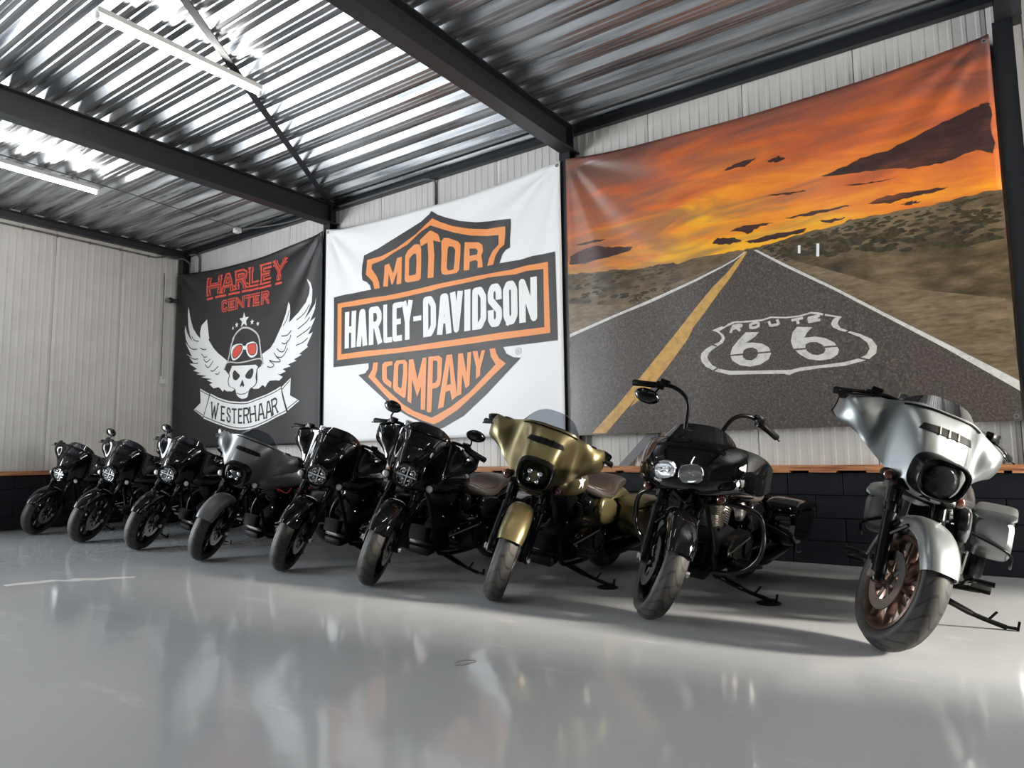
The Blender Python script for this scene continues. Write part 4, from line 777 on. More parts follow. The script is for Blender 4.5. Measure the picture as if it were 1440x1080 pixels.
def disc_mesh(y, r0, r1):
    mb = MB(); t = .0028
    mb.lathe([(r0, y-t), (r1, y-t), (r1, y+t), (r0, y+t)], seg=40, closed=True)
    for k in range(7):
        a = 2*math.pi*k/7; c = Vector((.5*(.045+r0+.012)*math.cos(a), y*.88, .5*(.045+r0+.012)*math.sin(a)))
        mb.box(c, (r0-.03, .008, .020), Matrix.Rotation(-a, 4, 'Y'), .003)
    return mb.mesh('brake_disc', 'iron', 40)
def wheel(root, name, mtx, Ro, Ri, w, rimm, nsp, split, discs):
    k = (Ro, Ri, w, rimm, nsp, split)
    o = link(name, cached(('rim',)+k, lambda: rim_mesh(Ri, w, rimm)), root, mtx)
    link('tyre', cached(('ty',)+k, lambda: tyre_mesh(Ro, Ri, w)), o)
    sm = cached(('sp',)+k, lambda: spoke_mesh(Ri, rimm, split))
    for i in range(nsp): link('spoke', sm, o, Matrix.Rotation(2*math.pi*i/nsp, 4, 'Y'))
    for y in discs: link('brake_disc', cached(('bd', y), lambda: disc_mesh(y, .098, .150)), o)
    return o
def superring(x, hw, zt, zb, n=20, e=2.6, yc=0):
    out = []; zc = (zt+zb)/2; hh = (zt-zb)/2
    for k in range(n):
        a = 2*math.pi*(k+.5)/n; c, s_ = math.cos(a), math.sin(a)
        out.append((x, yc+hw*math.copysign(abs(c)**(2/e), c), zc+hh*math.copysign(abs(s_)**(2/e), s_)))
    return out
def spline_sections(tab, n=4):
    ks = [t[0] for t in tab]; out = []
    for i in range(len(tab)-1):
        for k in range(n):
            x = ks[i]+(ks[i+1]-ks[i])*k/n; out.append((x,)+tuple(interp([(abs(t[0]-ks[0]), t[j]) for t in tab], abs(x-ks[0])) for j in range(1, len(tab[0]))))
    out.append(tab[-1]); return out
# ---- fairings. tables over u in 0..1 from the centre to the wing edge
BAT = dict(y=[(0, 0), (.16, .075), (.30, .135), (.42, .19), (.55, .25), (.68, .31), (.80, .365), (.89, .415), (.95, .438), (1, .446)],
 zt=[(0, 1.205), (.16, 1.205), (.30, 1.198), (.42, 1.184), (.55, 1.162), (.68, 1.146), (.80, 1.140), (.89, 1.138), (.95, 1.128), (1, 1.10)],
 zb=[(0, .742), (.16, .748), (.30, .775), (.42, .822), (.55, .866), (.68, .914), (.80, .945), (.89, .962), (.95, .978), (1, 1.01)],
 xb=[(0, -.070), (.16, -.078), (.30, -.110), (.42, -.190), (.55, -.255), (.68, -.310), (.80, -.350), (.89, -.395), (.95, -.440), (1, -.510)],
 xt=[(0, -.235), (.16, -.237), (.30, -.244), (.42, -.262), (.55, -.292), (.68, -.330), (.80, -.365), (.89, -.405), (.95, -.445), (1, -.510)],
 bu=[(0, .088), (.14, .086), (.25, .074), (.35, .030), (.46, -.016), (.57, -.006), (.68, .034), (.80, .060), (.89, .055), (.95, .04), (1, .01)])
SHK = dict(y=[(0, 0), (.18, .105), (.34, .190), (.48, .260), (.60, .320), (.72, .365), (.84, .390), (1, .400)],
 zt=[(0, 1.075), (.18, 1.075), (.34, 1.068), (.48, 1.055), (.60, 1.040), (.72, 1.020), (.84, .985), (1, .93)],
 zb=[(0, .760), (.18, .760), (.34, .768), (.48, .778), (.60, .785), (.72, .780), (.84, .775), (1, .80)],
 xb=[(0, -.02), (.18, -.03), (.34, -.065), (.48, -.125), (.60, -.20), (.72, -.29), (.84, -.39), (1, -.50)],
 xt=[(0, -.185), (.18, -.19), (.34, -.215), (.48, -.255), (.60, -.305), (.72, -.365), (.84, -.43), (1, -.51)],
 bu=[(0, .075), (.18, .072), (.34, .070), (.48, .065), (.60, .060), (.72, .045), (.84, .028), (1, .0)])
def fair_pt(T, u, s_, off=0.0):
    a = abs(u); sg = 1 if u >= 0 else -1
    g = lambda k: interp(T[k], a)
    y, zt, zb, xb, xt, bu = g('y'), g('zt'), g('zb'), g('xb'), g('xt'), g('bu')
    x = xb+(xt-xb)*s_**1.25 + bu*math.sin(math.pi*min(1, max(0, s_)))**.75
    # the upper and lower rims roll back
    z = zb+(zt-zb)*s_
    return Vector((x+off, sg*y, z))
def fair_n(T, u, s_, d):
    p = fair_pt(T, u, s_); a = fair_pt(T, min(1, u+.02), s_)-fair_pt(T, max(-1, u-.02), s_); b = fair_pt(T, u, min(1, s_+.02))-fair_pt(T, u, max(0, s_-.02))
    n = a.cross(b).normalized()
    if n.x < 0: n = -n
    return p+n*d
def fairing_mesh(T, m): return MB().shell(lambda i, j: fair_pt(T, 2*i-1, j), 72, 26, .006).mesh('fairing', m, 60)
def inner_mesh(T):
    def f(i, j):
        u = 2*i-1; p = fair_pt(T, u*.97, .04+.92*j); c = Vector((-.40, 0, 1.0)); e = 1-(1-abs(u))**1.5
        return Vector((p.x-.05-.10*math.sin(math.pi*j)*(1-abs(u)), p.y, p.z))
    return MB().shell(f, 40, 12, -.006).mesh('inner_fairing', 'plastic', 60)
def vent_mesh(T, u1, s0, s1): return MB().shell(lambda i, j: fair_n(T, (2*i-1)*u1*(1-.12*j), s0+(s1-s0)*j-.02*(2*i-1)**2, .004), 24, 4, .01).mesh('air_vent', 'plastic', 50)
def vent_bar(T, u, s0, s1):
    a, b = fair_n(T, u, s0, .006), fair_n(T, u, s1, .006); return MB().tube([a, b], .005, 6)
def screen_mesh(T, H, W_, m, back=.95):
    def f(i, j):
        u = 2*i-1; p = fair_pt(T, u*W_, .975); e = (1-abs(u)**2.6)
        return Vector((p.x-.004-back*H*j*(.35+.65*e)-.02*j*j*0, p.y*(1-.10*j), p.z+H*j*e**.75))
    return MB().shell(f, 28, 8, .005).mesh('windshield', m, 60)
def headlight(root_f, T, zc, kind):
    """round or framed headlight seated on the fairing nose"""
    s_ = (zc-.742)/(1.205-.742); c = fair_pt(T, 0, s_); c = Vector((c.x+.026, 0, zc))
    tilt = Matrix.Translation(c) @ Matrix.Rotation(R(-90), 4, 'Z') @ Matrix.Rotation(R(-4), 4, 'X')
    # local +y points forward
    def bez():
        mb = MB()
        if kind == 'round': mb.lathe([(.088, -.05), (.098, -.05), (.100, .030), (.094, .046), (.086, .044), (.084, .02)], seg=36, closed=True, M=tilt)
        else:
            rings = []
            for d, k in ((-.06, 1.10), (.020, 1.03), (.032, .97), (.026, .90), (.0, .86)):
                rg = []
                for q in range(40):
                    a = 2*math.pi*q/40; e = 2.9; cc, ss = math.cos(a), math.sin(a)
                    w_ = .122*(1+.10*ss); X = w_*math.copysign(abs(cc)**(2/e), cc); Z = .100*math.copysign(abs(ss)**(2/e), ss)+.006
                    rg.append(tilt @ Vector((X*k, d, Z*k)))
                rings.append(rg)
            mb.loft(rings, caps=False)
        return mb.mesh('headlight_bezel', 'black_metal' if kind != 'round' else 'gloss_black', 50)
    link('headlight_bezel', cached(('bez', kind), bez), root_f)
    gl = 'smokeglass' if kind == 'smoked' else 'glass'
    link('headlight_lens', cached(('lens', kind), lambda: MB().lathe([(.0, .045), (.03, .043), (.06, .036), (.084, .018), (.086, .010)], seg=32, M=tilt).mesh('headlight_lens', gl, 180)), root_f)
    def refl():
        mb = MB()
        mb.lathe([(.085, .008), (.070, -.012), (.045, -.028), (.0, -.034)], seg=32, M=tilt)
        return mb.mesh('reflector', 'chrome' if kind == 'round' else 'black_metal', 60)
    link('reflector', cached(('refl', kind), refl), root_f)
    def cells():
        mb = MB()
        for (a, b, r_) in ((-.036, .022, .024), (.036, .022, .024), (-.030, -.034, .020), (.030, -.034, .020)):
            mb.lathe([(0, .012), (r_*.6, .008), (r_, -.004), (r_*1.05, -.02)], seg=14, M=tilt @ Matrix.Translation((a, 0, b)))
        if kind == 'round': mb.box(tilt @ Vector((0, 0, -.004)), (.006, .15, .010)); mb.box(tilt @ Vector((0, 0, 0)), (.006, .010, .15))
        return mb.mesh('lamp_cell', 'black_metal' if kind == 'smoked' else 'chrome', 60)
    link('lamp_cell', cached(('cells', kind), cells), root_f)
def make_bike(pos, heading, steer, lean, label, body='gloss_black', rim='black_metal', nsp=10, split=False, fairing='bat', light='round', screen=('darkscreen', .06), mirrors='none', bar='low', seat='leather_b', guard=False, signal='clear_lens', puck=False, side=None, star_=False, wires=False, vent=True, fend=None, bags=True):
    root = empty('motorcycle'); tag(root, label, 'motorcycle', 'motorcycles parked in a row')
    th = steer; A = Vector((.17, 0, 0)); ax = Vector((-.438, 0, .899)).normalized()
    SM = Matrix.Translation(A) @ Matrix.Rotation(th, 4, ax) @ Matrix.Translation(-A)
    I4 = Matrix.Identity(4)
    side = side or body; fend = fend or body
    def part(name, key, fn, m, parent=None, mw=None, ang=40):
        return link(name, cached((name, key, m if isinstance(m, str) else ''), lambda: fn().mesh(name, m, ang)), parent or root, mw if mw is not None else None)
    # front end ------------------------------------------------------------
    wheel(root, 'front_wheel', SM @ Matrix.Translation(AXP), .325, .238, .134, rim, nsp, split, (.072, -.072))
    for s_ in (1, -1):
        p = lambda d, off=0: AXP+FD*d+Vector((off, s_*.118, 0))
        leg = part('fork_leg', ('s', s_), lambda: MB().tube([p(-.03), p(-.02), p(.05), p(.30), p(.33), p(.34)], [.024, .030, .034, .033, .036, .028], 14), 'black_metal', mw=SM)
        part('fork_tube', ('t', s_), lambda: MB().tube([p(.33), p(.60)], .0245, 12), 'black_metal', leg)
        part('fork_cover', ('c', s_), lambda: MB().tube([p(.385), p(.39), p(.64), p(.645)], [.030, .037, .039, .03], 14), 'gloss_black', leg)
        cq = p(.10)+Vector((-.075, -s_*.022, 0))
        part('brake_caliper', ('k', s_), lambda: MB().box(cq, (.060, .050, .120), (0, R(-29), 0), .014).tube([cq+Vector((.0, s_*.028, .03)), cq+Vector((0, s_*.034, .03))], .016, 10).tube([cq+Vector((.0, s_*.028, -.03)), cq+Vector((0, s_*.034, -.03))], .016, 10), 'black_metal', leg)
        part('axle_nut', ('n', s_), lambda: MB().tube([p(0)+Vector((0, s_*.0, 0)), p(0)+Vector((0, s_*.045, 0))], .019, 8), 'alu', leg)
    part('triple_clamp', 0, lambda: MB().box(AXP+FD*.50+Vector((.03, 0, 0)), (.09, .31, .045), (0, R(-29), 0), .012).box(AXP+FD*.70+Vector((.03, 0, 0)), (.09, .29, .035), (0, R(-29), 0), .012).tube([AXP+FD*.48+Vector((.06, 0, 0)), AXP+FD*.72+Vector((.04, 0, 0))], .032, 12), 'black_metal', mw=SM)
    def fender():
        def f(i, j):
            u = 2*i-1; a = R(30+(172-30)*j); w_ = .090*(1-.10*max(0, (j-.8)/.2)); pinch = 1-.10*max(0, (.10-j)/.10)**1.5
            y = w_*math.sin(u*math.pi/2)*pinch if abs(u) < .75 else w_*math.sin(u*math.pi/2)*pinch
            drop = .085*abs(u)**2.6*(1-.25*abs(2*j-1))
            r_ = .352-drop-.012*(1-math.sin(math.pi*min(1, j*1.15)))
            return (r_*math.cos(a), y, r_*math.sin(a))
        return MB().shell(f, 18, 32, .005)
    fn = part('front_fender', 0, fender, fend, mw=SM @ Matrix.Translation(AXP), ang=60)
    for s_ in (1, -1):
        part('fender_bracket', s_, lambda: MB().tube([(.0, s_*.092, .285), (-.10, s_*.118, .19)], .010, 6).tube([(-.09, s_*.092, .275), (-.125, s_*.118, .225)], .010, 6), 'black_metal', fn)
    # handlebars -------------------------------------------------------------
    hz = {'low': 0.0, 'mid': .05, 'tall': .20}[bar]
    def hb():
        mb = MB()
        P = [(-.44, .395, 1.085+hz), (-.385, .26, 1.120+hz), (-.350, .15, 1.105+hz*.8), (-.335, .09, 1.03+hz*.2), (-.33, 0, 1.01)]
        P = P + [(a, -b, c) for a, b, c in P[::-1][1:]]
        P = [(-.48, .47, 1.062+hz)] + P + [(-.48, -.47, 1.062+hz)]
        mb.tube(catmull(P, 5), .0135, 10); mb.box((-.325, 0, .99), (.05, .10, .05), bev=.01); return mb
    hbar = part('handlebar', bar, hb, 'black_metal', mw=SM @ Matrix.Translation((-.06 if fairing == 'bat' else -.03, 0, 0)))
    for s_ in (1, -1):
        g0, g1 = Vector((-.425, s_*.360, 1.093+hz)), Vector((-.492, s_*.500, 1.052+hz))
        part('grip', (bar, s_), lambda: MB().tube([g0, g0+(g1-g0)*.04, g0+(g1-g0)*.5, g0+(g1-g0)*.94, g1], [.017, .021, .0195, .0215, .015], 12), 'plastic', hbar)
        part('switch_housing', (bar, s_), lambda: MB().box(g0-(g1-g0)*.16, (.045, .055, .050), (0, 0, s_*R(25)), .012).box(g0-(g1-g0)*.30+Vector((.01, 0, .02)), (.045, .06, .045), (0, 0, s_*R(25)), .008), 'black_metal', hbar)
        part('lever', (bar, s_), lambda: MB().tube(catmull([g0-(g1-g0)*.2+Vector((.03, 0, 0)), g0+(g1-g0)*.2+Vector((.052, 0, -.004)), g0+(g1-g0)*.7+Vector((.045, 0, -.012)), g1+Vector((.05, 0, -.012))], 5), [.008]*12+[.006, .006, .007, .010], 8, sq=.6), 'black_metal', hbar)
        if mirrors == 'up' or (mirrors == 'down' and s_ < 0):
            sgn = 1 if mirrors == 'up' else -1
            st_ = g0-(g1-g0)*.2
            c_ = st_+Vector((-.0, s_*(.035 if sgn > 0 else .06), sgn*.125 if sgn > 0 else -.095))
            mo = part('mirror', (bar, mirrors, s_), lambda: MB().sphere(c_, (.055, .165, .098), (0, 0, s_*R(12))), 'gloss_black', hbar)
            part('mirror_stem', (bar, mirrors, s_), lambda: MB().tube(catmull([st_, st_+Vector((.01, s_*.02, sgn*.05)), c_+Vector((.005, -s_*.03, -sgn*.02))], 4), .007, 8), 'black_metal', hbar)
    if bar == 'mid': part('fluid_reservoir', 0, lambda: MB().box((-.375, -.175, 1.195), (.05, .075, .045), (0, 0, R(-15)), .008), 'chrome', hbar)
    # cables from the bar down to the fork
    for s_ in (1, -1):
        part('cable', s_, lambda: MB().tube(catmull([(-.36, s_*.14, 1.08), (-.33, s_*.13, .98), (-.28, s_*.11, .85), (-.19, s_*.085, .74), (-.10, s_*.075, .60)], 6), .006, 6), 'plastic', hbar)
    # fairing ------------------------------------------------------------------
    if fairing == 'bat':
        T = BAT; FMx = SM @ Matrix.Translation((-.10, 0, 0))
        fo = link('fairing', cached(('fair', fairing, body), lambda: fairing_mesh(T, body)), root, FMx)
        headlight(fo, T, .862, light)
        if mirrors == 'cap':
            for s_ in (1, -1):
                part('mirror', ('cap', s_), lambda: MB().box((-.425, s_*.435, 1.105), (.055, .085, .055), (R(-s_*18), 0, s_*R(20)), .02), 'gloss_black', fo)
        vm = cached(('vent', fairing), lambda: vent_mesh(T, .30, .72, .80)); link('air_vent', vm, fo)
        for u in (-.10, .0, .10): part('vent_bar', u, lambda: vent_bar(T, u, .715, .80), 'alu' if body in ('silver',) else 'black_metal', fo)
        link('windshield', cached(('ws', fairing, screen), lambda: screen_mesh(T, screen[1], .52, screen[0])), fo)
        part('windshield_trim', 0, lambda: MB().tube([fair_n(T, (2*i/20-1)*.44, .955, .004) for i in range(21)], .006, 6), 'black_metal', fo)
        link('inner_fairing', cached(('inner', fairing), lambda: inner_mesh(T)), fo)
        # skirt between the headlamp and the forks
        part('fork_skirt', 0, lambda: MB().shell(lambda i, j: Vector((-.085-.10*abs(2*i-1)**2-.07*j, (2*i-1)*(.150-.020*j), .790-.085*j*(1-.35*(2*i-1)**2))), 16, 5, .006), body, fo, ang=60)
        for s_ in (1, -1):
            part('turn_signal', s_, lambda: MB().tube([(-.175, s_*.185, .795), (-.155, s_*.185, .795), (-.115, s_*.185, .795), (-.105, s_*.185, .795)], [.016, .030, .033, .028], 14).tube([(-.16, s_*.10, .775), (-.15, s_*.185, .795)], .010, 8), 'black_metal', fo)
            part('signal_lens', s_, lambda: MB().sphere((-.105, s_*.185, .795), (.03, .056, .056)), signal, fo)
    else:
        T = SHK
        fo = link('fairing', cached(('fair', fairing, body), lambda: fairing_mesh(T, body)), root, Matrix.Translation((-.06, 0, 0)))
        link('inner_fairing', cached(('inner', fairing), lambda: inner_mesh(T)), fo)
        link('windshield', cached(('ws', fairing, screen), lambda: screen_mesh(T, screen[1], .50, screen[0], 1.1)), fo)
        part('air_vent', 'shk', lambda: MB().shell(lambda i, j: fair_n(T, (2*i-1)*.40, .83+.05*j-.03*(2*i-1)**2, .004), 24, 3, .01), 'plastic', fo)
        part('headlight_bezel', 'shk', lambda: MB().shell(lambda i, j: fair_n(T, (2*i-1)*.32, .17+.38*j, .003+.012*math.sin(math.pi*j)**.4*(1-(2*i-1)**6)), 30, 6, .012), 'black_metal', fo)
        for s_ in (1, -1):
            c = fair_n(T, s_*.135, .36, .0); c2 = fair_n(T, s_*.135, .36, 1.0); d = (c2-c).normalized()
            Mx = Matrix.Translation(c+d*.006) @ Vector((0, 1, 0)).rotation_difference(d).to_matrix().to_4x4()
            def pod(k, y):
                out = []
                for q in range(28):
                    a = 2*math.pi*q/28; cc, ss = math.cos(a), math.sin(a)
                    out.append(Mx @ Vector((0.070*k*math.copysign(abs(cc)**.7, cc), y, .054*k*math.copysign(abs(ss)**.8, ss))))
                return out
            lo = part('headlight_lens', ('shk', s_), lambda: MB().loft([pod(1.0, .008), pod(.97, .018), pod(.8, .026), pod(.4, .030)]), 'glass', fo)
            part('headlight_rim', ('shk', s_), lambda: MB().loft([pod(1.0, .0), pod(1.08, .012), pod(1.03, .020), pod(.98, .010)], caps=False), 'chrome', fo)
            part('reflector', ('shk', s_), lambda: MB().loft([pod(.96, .010), pod(.75, -.004), pod(.3, -.012)]), 'chrome', fo)
            part('lamp_cell', ('shk', s_), lambda: MB().box(Mx @ Vector((0, .010, 0)), (.010, .12, .010), Mx.to_3x3().to_4x4() @ Matrix.Rotation(R(90), 4, 'Z'), .002).lathe([(0, .016), (.016, .012), (.024, .0)], seg=14, M=Mx @ Matrix.Translation((-.026, 0, 0))).lathe([(0, .016), (.016, .012), (.024, .0)], seg=14, M=Mx @ Matrix.Translation((.026, 0, 0))), 'alu', fo)
            part('turn_signal', ('shk', s_), lambda: MB().tube([(-.19, s_*.235, .745), (-.17, s_*.235, .745), (-.125, s_*.235, .745), (-.115, s_*.235, .745)], [.016, .030, .033, .028], 14).tube([(-.17, s_*.10, .755), (-.165, s_*.235, .745)], .010, 8), 'black_metal', fo)
            part('signal_lens', ('shk', s_), lambda: MB().sphere((-.115, s_*.235, .745), (.03, .056, .056)), signal, fo)
        part('fairing_chin', 0, lambda: MB().shell(lambda i, j: Vector((-.035-.33*abs(2*i-1)**2.2-.10*j, (2*i-1)*(.355-.13*j), .765-.07*j)), 20, 5, .006), body, fo, ang=60)
    # fuel tank -----------------------------------------------------------------
    tsec = spline_sections([(-.40, .035, .845, .745), (-.44, .100, .890, .705), (-.53, .150, .920, .680), (-.66, .165, .925, .672), (-.80, .148, .900, .678), (-.93, .100, .850, .690), (-1.02, .045, .800, .715), (-1.04, .015, .780, .73)], 3)
    tk = part('fuel_tank', 0, lambda: MB().loft([superring(x, w_, zt, zb, 24, 2.35) for x, w_, zt, zb in tsec]), body, ang=60)
    part('tank_console', 0, lambda: MB().loft([superring(x, .040*k, z+.012, z-.03, 14, 2.6) for x, k, z in ((-.50, .5, .908), (-.55, 1, .922), (-.75, 1, .912), (-.90, .8, .868), (-1.0, .4, .815))]), 'black_metal', tk, ang=60)
    part('fuel_cap', 0, lambda: MB().disc((-.62, 0, .942), .032, (0, 0, 1), .02, 18), 'black_metal', tk)
    if star_:
        for s_ in (1, -1):
            def st():
                pts = star(0, 0, .062, .40); V = []
                for a, b in pts:
                    x = -.665+a; z = .805+b; zc, hh, hw = .7985, .1265, .165
                    tt = min(.98, abs((z-zc)/hh)); yy = hw*(1-tt**2.35)**(1/2.35)
                    V.append((x, s_*(yy+.004), z))
                c0 = (-.665, s_*.172, .805); V.append(c0)
                return MB().add(V, [(k, (k+1) % 10, 10) for k in range(10)])
            part('star_decal', s_, st, 'p_white', tk, ang=0)
    # seat ---------------------------------------------------------------------------
    ssec = spline_sections([(-.93, .045, .775, .715), (-.98, .10, .770, .680), (-1.08, .165, .735, .640), (-1.18, .195, .715, .630), (-1.28, .195, .730, .640), (-1.35, .180, .790, .655), (-1.42, .165, .812, .675), (-1.55, .140, .808, .695), (-1.68, .105, .790, .710), (-1.73, .05, .765, .725)], 3)
    st_o = part('seat', 0, lambda: MB().loft([superring(x, w_, zt, zb, 22, 2.8) for x, w_, zt, zb in ssec]), seat, ang=60)
    part('seat_welt', 0, lambda: MB().tube([(x, w_*.97, (zt*.62+zb*.38)) for x, w_, zt, zb in ssec] + [(x, -w_*.97, (zt*.62+zb*.38)) for x, w_, zt, zb in ssec[::-1]], .006, 6, closed=True), 'leather_b', st_o)
    part('seat_pad', 0, lambda: MB().loft([superring(x, w_, zt, zt-.05, 16, 3) for x, w_, zt in ((-1.02, .06, .764), (-1.10, .125, .742), (-1.20, .15, .728), (-1.28, .15, .742), (-1.32, .13, .772))]), seat, st_o, ang=60)
    # frame ------------------------------------------------------------------------------
    def frame():
        mb = MB()
        for s_ in (1, -1):
            mb.tube(catmull([(-.285, s_*.03, .90), (-.36, s_*.06, .78), (-.47, s_*.115, .45), (-.53, s_*.13, .26), (-.62, s_*.14, .195), (-1.05, s_*.14, .195), (-1.20, s_*.14, .26), (-1.25, s_*.13, .45), (-1.22, s_*.10, .66)], 5), .017, 8)
        mb.tube([(-.27, 0, .93), (-.62, 0, .80), (-1.2, 0, .66), (-1.7, 0, .68)], .022, 8); mb.tube([(-.232, 0, .83), (-.290, 0, .955)], .036, 12)
        mb.box((-.50, 0, .27), (.03, .25, .03), bev=.005)
        return mb
    part('frame', 0, frame, 'black_metal')
    part('oil_cooler', 0, lambda: [mb := MB().box((-.455, 0, .36), (.05, .18, .12), (0, R(-14), 0), .012)] and [mb.box((-.43, 0, .315+k*.014), (.03, .17, .005), (0, R(-14), 0)) for k in range(8)] and mb, 'wrinkle')
    part('skid_box', 0, lambda: MB().box((-.51, 0, .225), (.11, .20, .07), (0, R(12), 0), .02), 'plastic')
    # engine: 45 degree twin ----------------------------------------------------------------
    eng = part('engine', 0, lambda: MB().loft([superring(x, w_, zt, zb, 20, 3.4) for x, w_, zt, zb in ((-.58, .05, .38, .26), (-.62, .105, .44, .20), (-.72, .125, .50, .18), (-.86, .125, .52, .17), (-.98, .12, .48, .18), (-1.10, .11, .46, .19), (-1.16, .05, .40, .24))]), 'wrinkle', ang=50)
    for nm, tilt_, bx in (('f', 22.5, -.79), ('r', -22.5, -.85)):
        Mx = Matrix.Translation((bx, 0, .46)) @ Matrix.Rotation(R(tilt_), 4, 'Y') @ Matrix.Rotation(R(90), 4, 'X')
        def cyl():
            pr = [(.0, .0)]
            for k in range(9):
                h0 = .01+k*.017; pr += [(.058, h0), (.083, h0+.001), (.083, h0+.006), (.058, h0+.007)]
            pr += [(.058, .165), (0, .165)]
            return MB().lathe(pr, seg=28, M=Mx)
        co = part('cylinder', nm, cyl, 'alu' if guard else 'wrinkle', eng, ang=30)
        def head():
            mb = MB()
            for k in range(5): mb.box(Mx @ Vector((0, .17+k*.015, 0)), (.165-.006*k, .180, .007), Matrix.Rotation(R(tilt_), 4, 'Y'), .002)
            mb.box(Mx @ Vector((0, .195, 0)), (.12, .13, .08), Matrix.Rotation(R(tilt_), 4, 'Y'), .01)
            return mb
        part('cylinder_head', nm, head, 'alu' if guard else 'wrinkle', eng, ang=30)
        part('rocker_cover', nm, lambda: MB().box(Mx @ Vector((0, .265, 0)), (.135, .155, .055), Matrix.Rotation(R(tilt_), 4, 'Y'), .018), 'black_metal', eng)
        for dx in (-.02, .02):
            part('pushrod_tube', (nm, dx), lambda: MB().tube([(-.82+dx, -.125, .44), Mx @ Vector((dx, .20, .088))], .010, 8), 'chrome' if guard else 'black_metal', eng)
    part('air_cleaner', 0, lambda: MB().lathe([(0, -.235), (.06, -.235), (.095, -.225), (.105, -.205), (.105, -.165), (.06, -.15), (.0, -.15)], seg=28, M=Matrix.Translation((-.84, 0, .60))), 'gloss_black', eng, ang=50)
    def prim():
        mb = MB(); out = []
        for d, k in ((.115, 1.0), (.165, 1.0), (.182, .93), (.186, .80)):
            rg = []
            for q in range(32):
                a = 2*math.pi*q/32; c, s2 = math.cos(a), math.sin(a); x = .27*math.copysign(abs(c)**.8, c); z = (.125-.02*c)*math.copysign(abs(s2)**.9, s2)
                rg.append((-.93+x*k, d, .335+z*k+.03*(c)*0))
            out.append(rg)
        mb.loft(out); mb.disc((-1.02, .190, .345), .075, (0, 1, 0), .018, 28); mb.disc((-.74, .186, .335), .038, (0, 1, 0), .012, 18)
        return mb
    part('primary_cover', 0, prim, 'black_metal', eng, ang=40)
    bo_ = cached(('bolt',), lambda: MB().disc((0, 0, 0), .009, (0, 1, 0), .014, 6).mesh('cover_bolt', 'chrome', 30))
    for q in range(9):
        a = 2*math.pi*q/9; link('cover_bolt', bo_, eng, Matrix.Translation((-.93+.252*math.cos(a), .180, .335+.104*math.sin(a))))
    for x_, y_, z_ in ((-.70, .10, .60), (-.76, .10, .66), (-.95, .10, .62), (-1.01, .11, .56), (-.60, .11, .50), (-1.12, .14, .52)): link('cover_bolt', bo_, eng, Matrix.Translation((x_, y_, z_)))
    part('timing_cover', 0, lambda: MB().disc((-.83, -.132, .36), .085, (0, 1, 0), .03, 28).disc((-.83, -.15, .36), .05, (0, 1, 0), .02, 20), 'black_metal', eng)
    part('horn_cover', 0, lambda: MB().lathe([(0, .20), (.03, .20), (.045, .185), (.048, .15), (.0, .13)], seg=20, M=Matrix.Translation((-.82, 0, .615)) @ Matrix.Scale(1.5, 4, (0, 0, 1))), 'alu' if guard else 'black_metal', eng, ang=50)
    if wires:
        for k, s_ in enumerate((1, -1)):
            part('spark_lead', ('rw', s_), lambda: MB().tube(catmull([(-.66, s_*.10, .66), (-.60, s_*.155, .70), (-.70, s_*.17, .655), (-.78, s_*.15, .70)], 5), .007, 6), 'red_wire', eng)
            part('spark_lead', ('rw2', s_), lambda: MB().tube(catmull([(-.98, s_*.10, .66), (-1.02, s_*.155, .69), (-.92, s_*.17, .655), (-.86, s_*.15, .69)], 5), .007, 6), 'red_wire', eng)
    # exhaust -------------------------------------------------------------------------------
    def header():
        mb = MB()
        mb.tube(catmull([(-.70, -.07, .62), (-.62, -.14, .56), (-.60, -.19, .42), (-.66, -.21, .27), (-.85, -.22, .22), (-1.25, -.23, .235)], 6), .024, 10)
        mb.tube(catmull([(-.97, -.07, .62), (-1.05, -.15, .56), (-1.10, -.20, .42), (-1.12, -.21, .30), (-1.25, -.23, .245)], 6), .024, 10); return mb
    ex = part('exhaust', 0, header, 'black_metal')
    for s_ in (1, -1):
        part('muffler', s_, lambda: MB().tube([(-1.2, s_*.23, .235), (-1.24, s_*.235, .24), (-1.32, s_*.24, .245), (-2.08, s_*.245, .285), (-2.10, s_*.245, .286), (-2.09, s_*.245, .2855)], [.026, .040, .048, .050, .044, .030], 16), 'black_metal', ex)
    # rear end ---------------------------------------------------------------------------------
    wheel(root, 'rear_wheel', Matrix.Translation((-WB, 0, .322)), .322, .205, .178, rim, nsp, split, (-.075,))
    def rfend():
        def f(i, j):
            u = 2*i-1; a = R(8+(196-8)*j); y = .118*math.sin(u*math.pi/2); r_ = .372-.075*abs(u)**2.6
            return (-WB+r_*math.cos(a), y, .322+r_*math.sin(a)+.02)
        return MB().shell(f, 16, 30, .005)
    rf = part('rear_fender', 0, rfend, fend, ang=60)
    part('tail_light', 0, lambda: MB().sphere((-WB-.365, 0, .52), (.05, .10, .06)), 'amber', rf)
    part('swingarm', 0, lambda: MB().box((-1.38, .125, .30), (.56, .03, .055), bev=.01).box((-1.38, -.125, .30), (.56, .03, .055), bev=.01).tube([(-WB, -.16, .322), (-WB, .16, .322)], .016, 10).tube([(-1.52, .145, .34), (-1.30, .145, .60)], .028, 10).tube([(-1.52, -.145, .34), (-1.30, -.145, .60)], .028, 10), 'black_metal')
